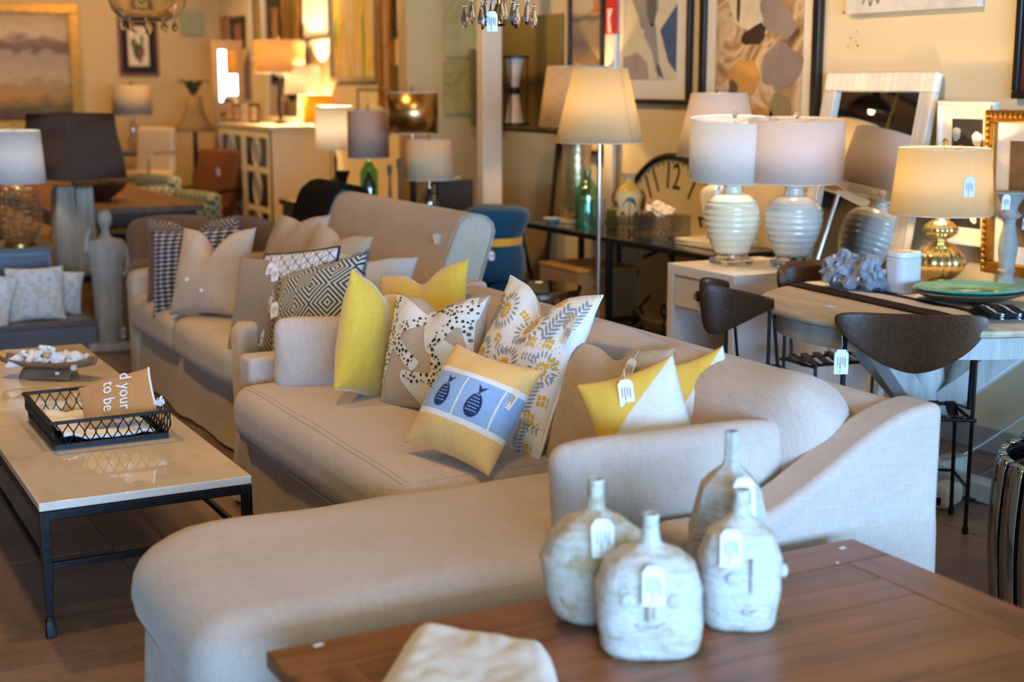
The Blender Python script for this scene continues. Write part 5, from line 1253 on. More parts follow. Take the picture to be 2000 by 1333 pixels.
for cx, cy, rx, ry, m, s_ in ((0,.26,.06,.09,paintm('dark_leaf',50,40,24),3),(-.05,.34,.035,.05,paintm('moss',96,100,40),5),(.04,.38,.025,.06,paintm('fern',90,140,50),7),(-.02,.46,.015,.03,paintm('sage',96,130,100),9),(.03,.25,.04,.06,paintm('brown_leaf',120,76,40),11),(.02,.17,.02,.04,paintm('stem',140,90,60),13)): shape(t, blob(cx,cy,rx,ry,14,s_,.5), m, 'painted_leaf', .0012+s_*.0002)
picture('small unframed pale green seascape on the back wall', 'Y', 4.25, 4.50, 2.10, 2.36, BY, abstract('green_sea', [(.3,rgb(150,150,100)),(.7,rgb(170,164,120))], 3, 4, .6, 1, (1,1,4)), None, depth=.03)

# ================================================================ lamps and cabinets at the back
bk = thing('fretwork_cabinet', 'tall white cabinet with oval fretwork doors and lit side', 'cabinet', (4.39,13.1,0)); 
M_CAB = plain('ivory_paint', rgb(232,214,176), .5, 0, .03, 6, .03)
w, d, h = .29, .76, 1.21
MB().box(-w+.03,w,-d,d,0,h-.035).build('body', M_CAB, bk, bev=.003); MB().box(-w-.005,w,-d-.01,d+.01,h-.034,h).build('top', M_CAB, bk, bev=.004)
for dy in (-d/2, d/2):
    dd = MB().box(-w+.012,-w+.028,dy-d/2+.01,dy+d/2-.01,.08,h-.06).build('door_glass', plain('dark_glass', rgb(30,24,20), .12), bk)
    for a in ((dy-d/2+.01,dy-d/2+.06,.08,h-.06),(dy+d/2-.06,dy+d/2-.01,.08,h-.06)): MB().box(-w,-w+.011,*a).build('door_stile', M_CAB, dd)
    for z in (.08,.42,.78,h-.11): MB().box(-w,-w+.011,dy-d/2+.061,dy+d/2-.061,z,z+.05).build('door_rail', M_CAB, dd)
    for zc in (.275,.63,.965):
        for s in (-1,1):
            pts = [(-w+.005, dy+s*(.03+.07*math.cos((q/8-.5)*math.pi)), zc+(q/8-.5)*.30) for q in range(9)]
            MB().tube(pts, .010, 6).build('fretwork_bar', M_CAB, dd)
        MB().bar((-w+.005,dy,zc-.15),(-w+.005,dy,zc+.15),.012).build('fretwork_bar', M_CAB, dd)
def simple_lamp(nm, label, loc, base_prof, base_mat, z0, z1, r0, r1, shm, e=0, square=False, col=(1,.66,.34), bm=None, stem=True, fin=M_BRASS):
    t = lamp(nm, label, loc)
    MB().lathe(base_prof, 28).build('base', base_mat, t, ang=50); zt = max(p[1] for p in base_prof)
    if stem: MB().lathe([(0,zt),(.006,zt),(.006,z1),(0,z1)], 8).build('stem', M_BRASS, t)
    shade(t, z0, z1, r0, r1, shm, n=4 if square else 40)
    finial(t, z1+.012, fin, .01)
    if e: bulb(t, (z0+z1)/2, e, col, .03, bm)
    return t
GL_CLEAR = thin_clear('clear_lamp_glass', (.92,.92,.9,1), .22); GL_GREEN = thin_clear('bottle_green_glass', (.36,.78,.58,1), .14); M_SHG = shade_mat('glowing_white_shade', (.86,.82,.74,1), .75); M_DKM = plain('dark_bronze', rgb(52,38,28), .35, .7)
gourd = lambda s=1: [(0,0),(.06*s,0),(.06*s,.015),(.03*s,.03),(.055*s,.08),(.065*s,.12),(.045*s,.17),(.02*s,.2),(.02*s,.22),(0,.22)]
M_AMB = shade_mat('amber_shade', (.9,.55,.10,1), .6); M_TAN2 = shade_mat('tan_card_shade', (.80,.58,.28,1), .6)
simple_lamp('cabinet_lamp', 'tan drum lamp glowing on the fretwork cabinet', (4.33,12.66,1.2105), [(0,0),(.06,0),(.06,.02),(.02,.04),(.03,.2),(.015,.42),(0,.42)], M_DKM, .47, .76, .225, .225, M_TAN2, 260, square=False)
simple_lamp('cabinet_lamp', 'brightly lit cream drum lamp at the front of the cabinet', (4.50,12.52,1.2105), gourd(.9), GL_CLEAR, .28, .54, .165, .155, M_SHG, 420, col=(1,.70,.38))
simple_lamp('cabinet_lamp', 'short amber glass shaded lamp at the cabinet corner', (4.60,12.42,1.2105), [(0,0),(.05,0),(.05,.01),(0,.012)], M_DKM, .02, .27, .135, .135, M_AMB, 80, col=(1,.66,.3))
t = thing('cabinet_mirror', 'ivory framed mirror leaning on top of the fretwork cabinet', 'mirror', (4.56,13.28,1.211)); t.rotation_euler = (0, math.radians(4), 0)
for a in ((-.5,.5,.68,.75),(-.5,.5,0,.06)): MB().box(-.015,.015,*a).build('frame_rail', M_CAB, t, bev=.003)
for a in ((-.5,-.44),(.44,.5)): MB().box(-.015,.015,a[0],a[1],.061,.679).build('frame_stile', M_CAB, t, bev=.003)
MB().box(0,.01,-.44,.44,.06,.68).build('mirror_pane', mirror_mat(), t)
for k, (y, s, lb) in enumerate(((13.62,.14,'small carved photo frame at the far end of the cabinet top'),(13.36,.17,'oval patterned photo frame in the middle of the cabinet top'),(13.08,.15,'dark and ivory photo frame nearest on the cabinet top'))):
    t = thing('photo_frame', lb, 'photo frame', (4.22,y,1.2108), math.radians(-70), 'photo frames on the cabinet'); q = s/2
    MB().box(-q,q,-.012,0,0,s*1.25).build('frame_border', [M_BRNF, M_SILF, M_BLACKF][k], t, bev=.003); MB().box(-q+.025,q-.025,-.015,-.0122,.025,s*1.25-.025).build('photo', abstract('photo_%d' % k, [(.3,rgb(150,110,70)),(.7,rgb(226,206,176))], 12), t)
# sideboard with lamps behind the tall sofa
sb = thing('sideboard', 'dark wooden sideboard crowded with lamps behind the tall sofa', 'sideboard', (3.70,8.98,0)); M_DKW = wood('dark_stained_wood', rgb(78,56,38), rgb(46,32,22), .45, .8, 'Y')
MB().box(-.24,.24,-1.05,1.25,.70,.74).build('top', M_DKW, sb, bev=.004); MB().box(-.22,.22,-1.02,1.22,.12,.699).build('body', M_DKW, sb, bev=.003)
for y in (-.6,0,.6,1.0): MB().box(-.235,-.221,y-.24 if y < .9 else y-.12,y+.24 if y < .9 else y+.18,.16,.66).build('door', M_DKW, sb, bev=.003)
for x in (-.19,.19):
    for y in (-.98,1.18): MB().box(x-.03,x+.03,y-.03,y+.03,0,.119).build('foot', M_DKW, sb)
SZ = .7405
simple_lamp('glass_base_lamp', 'beige tapered lamp with clear glass gourd base by the wing wall', (3.70,8.05,SZ), gourd(1.0), GL_CLEAR, .265, .505, .155, .135, shade_mat('beige_card_shade', (.88,.60,.34,1), .25))
t = simple_lamp('brass_drum_lamp', 'lamp with polished brass metal drum shade', (3.80,8.52,SZ), [(0,0),(.07,0),(.07,.02),(.02,.04),(.02,.48),(0,.48)], M_DKM, .53, .79, .165, .165, plain('polished_brass_shade', rgb(206,170,110), .28, 1, .08, 10, .03))
simple_lamp('green_glass_lamp', 'mauve drum lamp on a green glass bottle base', (3.68,8.98,SZ), [(0,0),(.055,0),(.06,.02),(.06,.26),(.03,.31),(.02,.33),(0,.33)], GL_GREEN, .355, .665, .138, .138, shade_mat('mauve_shade', (.76,.50,.36,1), .3))
simple_lamp('candlestick_lamp', 'brightly lit white drum lamp on a thin black turned stem', (3.74,9.76,SZ), [(0,0),(.06,0),(.06,.015),(.012,.03),(.01,.12),(.02,.16),(.01,.2),(.016,.3),(.008,.36),(0,.36)], M_DKM, .375, .685, .135, .135, M_SHG, 620, col=(1,.72,.42), bm=M_BULBW)
simple_lamp('brown_shade_lamp', 'small brown shaded lamp half hidden between white and mauve drums', (3.90,9.52,SZ), gourd(.8), M_DKM, .43, .66, .10, .10, shade_mat('brown_card_shade', (.42,.24,.09,1), .25), square=False)
o = MB().lathe([(0,0),(.06,0),(.062,.01),(.062,.16),(.058,.17),(.052,.165),(.052,.012),(0,.01)], 28, cap=False).build('green_glass_jar', GL_GREEN, None, loc=(3.62,9.40,SZ+.02)); tag(o, 'lit green glass jar beside the candlestick lamp', 'jar')
o2 = MB().box(-.08,.08,-.08,.08,0,.019).build('wooden_riser', M_DKW, None, loc=(3.62,9.40,SZ)); tag(o2, 'dark square riser under the green jar', 'riser')
t = thing('cone_vase', 'dark flared trumpet vase beside the green glass lamp', 'vase', (3.56,9.16,SZ)); MB().lathe([(0,0),(.04,0),(.03,.02),(.015,.08),(.025,.18),(.055,.26),(.05,.26),(.02,.18),(0,.1)], 24).build('vase_body', M_DKM, t)
t = thing('woven_dome', 'grey woven dome basket on the sideboard', 'basket', (3.54,8.78,SZ)); MB().lathe([(0,.0),(.13,0),(.135,.03),(.12,.08),(.07,.12),(0,.13)], 28).build('dome', plain('grey_weave', rgb(130,112,96), .9, 0, .3, 90, .6), t); MB().lathe([(0,.13),(.012,.13),(.016,.145),(0,.155)], 10).build('knob', M_DKM, t)
for k, (y, hh, c, lb) in enumerate(((8.30,.26,(196,176,130),'tall cream spined frame stack at the sideboard end'),(8.24,.24,(60,48,40),'dark spined frame leaning in the stack by the pillar'),(8.18,.22,(176,150,100),'gold spined frame leaning in the stack by the pillar'),(8.12,.25,(40,36,34),'black spined frame nearest in the stack by the pillar'))):
    o = MB().box(-.13,.13,-.012,.012,0,hh).build('stacked_frame', paintm('spine_%d' % k, *c), None, bev=.002, loc=(3.90,y-.02,SZ), rot=(0,0,math.radians(6))); tag(o, lb, 'picture frame', 'frames stacked on the sideboard')
t = thing('red_bottle', 'slim red brown bottle behind the glass gourd lamp', 'bottle', (3.78,8.22,SZ)); MB().lathe([(0,0),(.03,0),(.032,.12),(.014,.18),(.014,.24),(0,.24)], 20).build('bottle_body', glass('red_glass', (.5,.12,.06,1), .05, 1.3), t)
for k, (x, y) in enumerate(((3.92,9.02),(3.90,9.14))):
    t = thing('candlestick', ['slim silver candlestick right of the mauve lamp, taller one','slim silver candlestick right of the mauve lamp, shorter one'][k], 'candlestick', (x,y,SZ), 0, 'candlesticks on the sideboard'); MB().lathe([(0,0),(.04,0),(.035,.01),(.008,.03),(.012,.1),(.007,.2),(.018,.30-.05*k),(.02,.34-.05*k),(0,.34-.05*k)], 18).build('stick', M_SILF, t)
# ================================================================ far left corner
M_TANW = wood('tan_table_wood', rgb(150,104,60), rgb(110,74,42), .45, .7, 'Y')
t = thing('long_dining_table', 'long tan wooden dining table far back, dark bowl on it', 'table', (2.26,11.3,0)); w, d = .53, 1.45
for k in range(5): MB().box(-w+k*2*w/5+.001,-w+(k+1)*2*w/5-.001,-d,d,.71,.75).build('plank', M_TANW, t, bev=.002)
for x in (-w+.06,w-.06): MB().box(x-.012,x+.012,-d+.06,d-.06,.62,.709).build('apron', M_DKW, t)
for y in (-d+.06,d-.06): MB().box(-w+.072,w-.072,y-.012,y+.012,.62,.709).build('apron', M_DKW, t)
for x in (-w+.06,w-.06):
    for y in (-d+.06,d-.06): MB().box(x-.04,x+.04,y-.04,y+.04,0,.61).build('leg', M_DKW, t)
o = MB().lathe([(0,0),(.07,0),(.08,.01),(.17,.08),(.20,.13),(.19,.13),(.15,.08),(.06,.02),(0,.018)], 32).build('wooden_bowl', plain('dark_bowl_wood', rgb(70,38,24), .4, 0, .2, 12, .1), None, loc=(2.22,10.55,.7505)); tag(o, 'wide dark wooden bowl on the long tan table', 'bowl')
def lattice_cloth(name):
    t = NT(name); t.set(Roughness=.9); v = t.coord((1,1,1)); sp = t.n('ShaderNodeSeparateXYZ'); t.l(v, sp.inputs[0])
    k = 13; s = t.math('ADD', t.math('ADD', sp.outputs['X'], sp.outputs['Y']), sp.outputs['Z']); q = t.math('SUBTRACT', t.math('ADD', sp.outputs['X'], sp.outputs['Y']), sp.outputs['Z'])
    m = t.math('MAXIMUM', tri(t, s, k), tri(t, q, k)); t.col(t.mix(step(t, m, .36, .05), rgb(70,104,84), rgb(190,176,136))); return t.m
M_GRN = lattice_cloth('green_lattice_cloth')
for k, (x, y, z, rz, lb) in enumerate(((2.93,12.75,.78,20,'green lattice patterned tub chair farther down the long table'),(2.99,11.72,.70,15,'green lattice patterned tub chair nearer the camera'))):
    t = thing('patterned_tub_chair', lb, 'chair', (x,y,0), math.radians(rz), 'green patterned chairs')
    softbox(.55,.55,.16,.05,.02,8).xf(MT(0,0,.40)).build('seat', M_GRN, t, merge=1e-4, ang=70); softbox(.14,.62,z-.32,.06,.0,8).xf(MT(.30,0,.32+(z-.32)/2)).build('backrest', M_GRN, t, merge=1e-4, ang=70)
    softbox(.5,.12,z-.40,.05,0,6).xf(MT(-.0,-.29,.32+(z-.40)/2)).build('arm', M_GRN, t, merge=1e-4, ang=70); softbox(.5,.12,z-.40,.05,0,6).xf(MT(-.0,.29,.32+(z-.40)/2)).build('arm', M_GRN, t, merge=1e-4, ang=70)
    for sx in (-.22,.26):
        for sy in (-.24,.24): MB().lathe([(0,0),(.014,0),(.022,.31),(0,.31)], 10).build('leg', M_DKM, t, loc=(sx,sy,0))
t = thing('white_office_chair', 'cream leather office armchair with slim metal arms', 'chair', (3.34,13.98,0), math.radians(35)); M_CRL = plain('cream_leather', rgb(226,196,148), .45, 0, .03, 8, .05)
softbox(.48,.48,.09,.04,.01,8).xf(MT(-.02,0,.70)).build('seat', M_CRL, t, merge=1e-4, ang=70); softbox(.08,.46,.46,.035,.0,8).xf(MT(.24,0,.93) @ RY(6)).build('backrest', M_CRL, t, merge=1e-4, ang=70)
for s in (-1,1): MB().tube([(.22,s*.25,.92),(.05,s*.26,.93),(-.12,s*.26,.92),(-.17,s*.26,.87),(-.18,s*.25,.70)], .012, 8).build('arm', M_SILF, t)
MB().lathe([(0,.1),(.03,.1),(.03,.66),(0,.66)], 14).build('gas_column', M_CHROME, t)
for k in range(5): a = 2*math.pi*k/5; MB().bar((0,0,.12),(.3*math.cos(a),.3*math.sin(a),.06),.035,.03).build('base_spoke', M_CHROME, t); MB().ball((.3*math.cos(a),.3*math.sin(a),.028), .028).build('caster', M_IRON, t)
t = thing('hall_table', 'dark hall table under the chrome lamp at the back wall', 'table', (3.46,14.75,0)); MB().box(-.45,.35,-.22,.22,.86,.90).build('top', M_DKW, t, bev=.004)
for x in (-.4,.3):
    for y in (-.17,.17): MB().box(x-.02,x+.02,y-.02,y+.02,0,.859).build('leg', M_DKW, t)
simple_lamp('chrome_ball_lamp', 'tan drum lamp with stacked glass balls by the back wall', (3.46,14.72,.9005), [(0,0),(.07,0),(.07,.02),(.03,.03),(.06,.08),(.07,.11),(.04,.16),(.03,.18),(.045,.23),(.03,.28),(.015,.30),(.015,.34),(0,.34)], GL_CLEAR, .36, .66, .20, .185, shade_mat('sand_drum_shade', (.66,.5,.32,1), .3), fin=M_DKM)
t = lamp('palm_leaf_lamp', 'brown bell shaded lamp topped with palm leaves in the far corner', (4.05,14.55,0)); M_BELL = shade_mat('bell_shade', (.30,.20,.09,1), .2)
MB().lathe([(0,0),(.16,0),(.16,.02),(.03,.05),(.025,.5),(.05,.6),(.03,.7),(.02,1.12),(0,1.12)], 24).build('base', M_DKM, t); MB().lathe([(.22,1.10),(.17,1.16),(.12,1.24),(.09,1.34),(.08,1.46)], 28, cap=False).build('lamp_shade', M_BELL, t, solid=.003)
for k in range(9):
    a = 2*math.pi*k/9; MB().grid(lambda u, v: ((.02+.15*v)*math.cos(a)+(u-.5)*.06*math.sin(math.pi*min(1,v+.15))*-math.sin(a), (.02+.15*v)*math.sin(a)+(u-.5)*.06*math.sin(math.pi*min(1,v+.15))*math.cos(a), 1.48+.14*math.sin(v*2.2)-(u-.5)**2*.05), 2, 8).build('palm_leaf', paintm('palm_green',84,84,40), t, solid=.002)
t = thing('leather_lounge_chair', 'low brown leather lounge chair with dark frame and paper tags', 'chair', (3.68,13.28,0), math.radians(-62)); M_COG = plain('cognac_leather', rgb(112,62,26), .45, 0, .12, 8, .1)
softbox(.56,.09,.70,.03,.01,8).xf(MT(0,.26,.62) @ RX(-18)).build('backrest', M_COG, t, merge=1e-4, ang=70); softbox(.56,.56,.10,.03,.01,8).xf(MT(0,-.06,.38) @ RX(6)).build('seat', M_COG, t, merge=1e-4, ang=70)
for s in (-1,1):
    MB().bar((s*.31,-.33,0),(s*.31,-.30,.56),.03).build('leg', M_DKM, t); MB().bar((s*.31,.33,0),(s*.31,.36,.92),.03).build('leg', M_DKM, t); MB().bar((s*.31,-.36,.57),(s*.31,.34,.60),.04,.025).build('arm', M_DKM, t)
price_tag(t, (.2,.10,.80), 0, 10, .04, .07, .02); price_tag(t, (.31,-.1,.56), 0, 0, .04, .07, .02)
# dome pendant over the aisle
t = thing('dome_pendant', 'dark dome pendant lamp hanging over the aisle', 'light', (1.75,8.5,0)); MB().lathe([(.19,2.40),(.18,2.44),(.12,2.52),(.04,2.56),(.02,2.60),(0,2.60)], 32, cap=False).build('dome', M_DKM, t, solid=.004)
MB().tube([(0,0,2.59),(0,0,3.04)], .004, 6).build('cord', M_IRON, t); bulb(t, 2.47, 12)
# mirrored folding screen catching the window light
t = thing('mirrored_screen', 'tan framed screen with tall mirrored panes in the far corner', 'screen', (4.44,14.62,0), math.radians(-13)); M_TNF = plain('tan_frame_paint', rgb(190,150,96), .6)
for a in ((-.16,-.09),(.09,.16)): MB().box(a[0],a[1],-.015,.015,0,2.02).build('frame_stile', M_TNF, t, bev=.003)
for a in ((1.92,2.02),(1.28,1.38),(.6,.7),(.0,.1)): MB().box(-.09,.09,-.015,.015,*a).build('frame_rail', M_TNF, t, bev=.003)
for a in ((1.38,1.92),(.7,1.28),(.1,.6)): MB().box(-.09,.09,-.004,.004,*a).build('mirror_pane', mirror_mat(), t)
# ================================================================ left side: low bench, lamps, sculpture
M_GRYW = wood('grey_stained_wood', rgb(128,136,146), rgb(100,108,118), .5, .8, 'X', .2)
M_GRYT = wood('grey_brown_top_wood', rgb(116,106,98), rgb(90,82,76), .4, .8, 'X', .2)
t = thing('low_bench', 'low blue grey wooden bench carrying cream pillows', 'bench', (.75,8.86,0))
MB().box(-1.0,1.0,-.26,.26,.162,.192).build('top', M_GRYT, t, bev=.003); MB().box(-.98,.98,-.24,.24,.02,.161).build('body', M_GRYW, t, bev=.002); MB().box(-1.0,1.0,-.255,-.2401,.0,.16).build('front_panel', M_GRYW, t, bev=.002)
cb = thing('grey_dresser', 'grey wooden dresser with drawer holding the rattan lamp', 'dresser', (.75,9.42,0))
MB().box(-.95,.88,-.25,.25,.56,.585).build('top', M_GRYT, cb, bev=.004); MB().box(-.92,.86,-.23,.23,0,.559).build('body', M_GRYW, cb, bev=.003)
for k in range(3): dd = MB().box(-.90+k*.585,-.33+k*.585,-.243,-.2301,.38,.53).build('drawer', M_GRYW, cb, bev=.003); MB().ball((-.61+k*.6,-.252,.455), .012).build('knob', M_IRON, dd)
M_DAM = uvmat('cream_damask', damask(rgb(242,240,236), rgb(226,216,200)), .85, .2)
GB = 'cream damask pillows on the bench'
o, P = pillow('cream damask pillow in the middle of the bench with tag', (1.44,8.80,.345), 258, 16, 1, .34, .33, M_DAM, .11, group=GB, seed=31, pinch=.07); ptag(o, P, .52, .72, 0, 1.2)
o, P = pillow('cream damask pillow at the left picture edge on the bench', (1.13,8.73,.34), 262, 18, -14, .34, .34, M_DAM, .10, group=GB, seed=32, pinch=.06); ptag(o, P, .35, .80, 22, 1.2)
o, P = pillow('cream damask pillow half hidden at the right end of bench', (1.60,8.97,.325), 255, 14, -6, .30, .27, M_DAM, .11, group=GB, seed=33, pinch=.06)
# rattan lamp
t = lamp('rattan_lamp', 'openwork rattan lamp with white drum shade on the grey dresser', (1.45,9.29,.5855)); M_RAT = plain('rattan_cane', rgb(130,88,50), .6, 0, .3, 60, .3)
MB().lathe([(0,0),(.10,0),(.10,.02),(.09,.03),(0,.03)], 28).build('brass_foot', M_BRASS, t)
rr = lambda z: .085+.055*math.sin(math.pi*min(1,max(0,(z-.03)/.33)))**.8
for k in range(9):
    z = .04+k*.039; MB().tube([((rr(z)+.004*math.sin(6*a/36*2*math.pi+k))*math.cos(a*math.pi/18), (rr(z)+.004*math.sin(6*a/36*2*math.pi+k))*math.sin(a*math.pi/18), z+.006*math.sin(a*math.pi/18*5+k*2)) for a in range(36)], .005, 6, closed=True).build('rattan_ring', M_RAT, t)
for k in range(16):
    a = 2*math.pi*k/16; MB().tube([(rr(z)*math.cos(a+.1*math.sin(z*40+k)), rr(z)*math.sin(a+.1*math.sin(z*40+k)), z) for z in [.03+.33*i/14 for i in range(15)]], .0045, 5).build('rattan_stake', M_RAT, t)
MB().lathe([(0,.355),(.05,.355),(.05,.37),(.012,.38),(.012,.42),(0,.42)], 20).build('brass_cap', M_BRASS, t); MB().lathe([(0,.42),(.006,.42),(.006,.72),(0,.72)], 8).build('stem', M_BRASS, t)
shade(t, .395, .715, .175, .155, shade_mat('bright_white_shade', (.86,.84,.82,1), .5)); finial(t, .725, M_BRASS, .012); bulb(t, .56, 40, (1,.88,.74), .03, M_BULBW)
# lamp with carved timber base and dark shade
bb = thing('black_trestle', 'low black trestle bench under the timber lamp', 'bench', (1.88,9.64,0)); MB().box(-.18,.22,-.16,.16,.30,.345).build('top', M_IRON, bb, bev=.004)
for s in (-1,1): MB().bar((s*.14+.02,-.1,.3),(s*.17+.02,-.13,0),.03).build('leg', M_IRON, bb); MB().bar((s*.14+.02,.1,.3),(s*.17+.02,.13,0),.03).build('leg', M_IRON, bb)
t = lamp('timber_column_lamp', 'tall lamp of bleached timber posts with huge dark brown shade', (1.86,9.62,.346)); M_BLT = wood('bleached_timber', rgb(170,156,134), rgb(130,114,96), .75, 1.2, 'Z', .4)
MB().box(-.145,.135,-.11,.12,-.0,.012).build('foot', M_BLT, t)
for x0, x1, y0, y1, hh in ((-.14,-.02,-.10,.02,.585),(-.018,.10,-.10,.02,.57),(-.14,-.02,.022,.11,.56),(-.018,.12,.022,.11,.575)): MB().add([(x0-.012,y0-.01,.012),(x1+.012,y0-.01,.012),(x1+.012,y1,.012),(x0-.012,y1,.012),(x0+.01,y0,hh),(x1-.0,y0,hh),(x1-.0,y1,hh),(x0+.01,y1,hh)], [(0,3,2,1),(4,5,6,7),(0,1,5,4),(1,2,6,5),(2,3,7,6),(3,0,4,7)]).build('timber_post', M_BLT, t, bev=.006)
MB().lathe([(0,.57),(.015,.57),(.015,.98),(0,.98)], 10).build('stem', M_DKM, t)
sq = MB(); r0, r1, zz0, zz1 = .335, .275, .63, 1.05
shd = MB().lathe([(r0*1.0,zz0),(r0*.96,zz0+.14),(r1*1.04,zz1-.12),(r1,zz1)], 4, cap=False).xf(RZ(28+45)).build('lamp_shade', M_SHD, t, solid=.004, ang=30)
MB().bar((-.2,0,zz1-.03),(.2,0,zz1-.03),.006).build('shade_spider', M_DKM, shd)
# carved standing figure
t = thing('carved_figure', 'tall pale carved sculpture of a standing robed figure on plinth', 'sculpture', (1.84,8.66,0), math.radians(-10)); M_CARV = wood('bleached_carving_wood', rgb(196,184,168), rgb(168,154,138), .75, 1.2, 'Z', .3)
MB().box(-.13,.14,-.10,.10,0,.05).build('plinth', M_CARV, t, bev=.006)
lv = [(.051,.060,.05),(.10,.060,.05),(.3,.066,.052),(.46,.072,.055),(.50,.078,.058),(.515,.072,.055),(.53,.082,.06),(.60,.086,.06),(.645,.090,.055),(.665,.075,.048),(.68,.035,.036),(.70,.024,.026),(.735,.022,.025),(.75,.03,.034),(.77,.037,.042),(.80,.04,.046),(.825,.034,.04),(.842,.018,.02),(.847,.001,.001)]
fg = MB(); n = 24
for z, rx, ry in lv:
    for k in range(n): a = 2*math.pi*k/n; fg.v.append((rx*math.cos(a)*(1+.02*math.sin(z*30+3*a)), ry*math.sin(a), z))
for i in range(len(lv)-1):
    for k in range(n): fg.f.append((i*n+k, i*n+(k+1)%n, (i+1)*n+(k+1)%n, (i+1)*n+k))
fg.v = [(x*(1.3 if z < .67 else 1.12), y*1.15, z) for x, y, z in fg.v]; fg.f.append(tuple(range(n-1,-1,-1))); fg.build('figure_body', M_CARV, t, ang=60)
MB().tube([(.108,0,.63),(.124,-.005,.56),(.118,-.02,.48),(.09,-.05,.45)], [.02,.02,.017,.014], 10).build('arm', M_CARV, t); MB().tube([(-.104,0,.63),(-.114,-.005,.60),(-.108,-.01,.68),(-.085,-.01,.74)], [.02,.018,.015,.01], 10).build('arm', M_CARV, t)
price_tag(t, (.075,-.06,.14), math.radians(15), 0, .028, .07, .04)
t = thing('bar_stool', 'black metal stool standing behind the carved figure', 'stool', (2.10,9.25,0)); MB().lathe([(0,.62),(.15,.62),(.155,.635),(.15,.65),(0,.65)], 28).build('seat', M_IRON, t)
for k in range(4): a = math.pi/4+k*math.pi/2; MB().tube([(.11*math.cos(a),.11*math.sin(a),.62),(.16*math.cos(a),.16*math.sin(a),0)], .012, 8).build('leg', M_IRON, t)
for z, r in ((.22,.145),(.40,.13)): MB().tube([(r*math.cos(a*math.pi/12), r*math.sin(a*math.pi/12), z) for a in range(24)], .007, 6, closed=True).build('foot_ring', M_IRON, t)

# ================================================================ on the coffee tables
t = thing('wire_basket', 'black wire tray basket with lattice sides holding cloths', 'basket', (.985,4.93,.4105)); bx, by, hb = .185, .245, .095; fl_ = .012
MB().box(-bx,bx,-by,by,0,.006).build('base_plate', plain('black_tin', rgb(34,36,42), .35, .5), t)
rim = [(-bx-fl_,-by-fl_),(bx+fl_,-by-fl_),(bx+fl_,by+fl_),(-bx-fl_,by+fl_)]
for i in range(4): a = rim[i]; b = rim[(i+1)%4]; MB().bar((*a,hb),(*b,hb),.014,.010).build('rim_bar', M_IRON, t, bev=.002); a2 = (a[0]*.93,a[1]*.95); b2 = (b[0]*.93,b[1]*.95); MB().bar((*a2,.012),(*b2,.012),.010,.014).build('base_bar', M_IRON, t)
for i in range(4):
    a = Vector((*rim[i],0)); b = Vector((*rim[(i+1)%4],0)); L = (b-a).length; nn = max(7, round(L/.037)); inn = Vector((-(b-a).y,(b-a).x,0)).normalized()
    for k in range(nn):
        for s in (1,-1):
            pts = []
            for q in range(9):
                v = q/8; ph = (k+.5 + s*.5*(1-math.cos(v*2*math.pi))*.5*2*.5)/nn
                p = a+(b-a)*min(.995,max(.005,ph)) + inn*(fl_*(1-v)*1.0); pts.append((p.x,p.y,.014+(hb-.018)*v))
            MB().tube(pts, .0022, 5).build('lattice_wire', M_IRON, t)
M_KRAFT = linen('camel_cloth', rgb(186,136,84), .05, .6, .12)
o, P = pillow('camel cloth pillow with white script lettering and tassels in basket', (1.045,4.86,.525), 236, 46, 22, .25, .185, M_KRAFT, .05, group='things in the wire basket', seed=41, pinch=.03)
for body, u, v, sz in (('d your', .28, .05, .058), ('to be', -.18, .0, .058)):
    cu = P.S(u, v, 1, .003); q = textmesh(body, sz, 'script_lettering', M_WHT, o, MT(*cu) @ RZ(-98) @ Matrix.Shear('XZ', 4, (0,0)), .0006); q.data.transform(MT(0,0,0))
tz = MB(); rnd = random.Random(9)
for _ in range(26):
    p = P.S(.97,-.75) ; a = rnd.uniform(-.9,.5); tz.tube([p, p+Vector((.018*math.cos(a),.018*math.sin(a),rnd.uniform(-.004,.012))), p+Vector((.034*math.cos(a+.2),.034*math.sin(a+.3),rnd.uniform(-.012,.014)))], .0016, 4)
tz.build('tassel', M_WHT, o, kind='stuff'); MB().tube([P.S(.99,v/10) for v in range(-8,11,2)], .004, 6).build('edge_cord', M_WHT, o)
o = MB().grid(lambda u, v: (-.15+.30*u, -.21+.42*v, .012+.02*abs(noise.noise(Vector((u*4,v*4,3))))+.06*max(0,.3-u)*(1 if v < .95 else .6)), 30, 36).build('folded_cloth', M_WHT, None, solid=.008, loc=(.985,4.93,.418), ang=70); tag(o, 'crumpled white cotton cloth lining the wire basket', 'cloth')
# boat tray with bleached coral
t = thing('driftwood_tray', 'grey driftwood boat shaped tray on a split log foot', 'tray', (1.0,5.90,.4105), math.radians(-38)); M_DRIFT = wood('driftwood', rgb(140,116,92), rgb(96,78,62), .8, 1.2, 'X', .4)
def boat(u, v):
    x = -.20+.40*u; wd = .075*math.sin(math.pi*(.08+.84*u))**.6; y = (v-.5)*2*wd; return (x, y, .045+.028*abs(2*v-1)**2+.02*abs(2*u-1)**3)
MB().grid(boat, 24, 12).build('tray_body', M_DRIFT, t, solid=.008, ang=60); MB().grid(lambda u, v: (-.11+.22*u, (v-.5)*.09, .003+.034*math.sin(math.pi*v)), 6, 10).build('log_foot', M_DRIFT, t, solid=.006); sticker(t, (.06,-.045,.03), .018, .012, (math.radians(60),0,0))
M_BLE = plain('bleached_coral', rgb(224,222,220), .85, 0, .12, 40, .5, .006); rnd = random.Random(21)
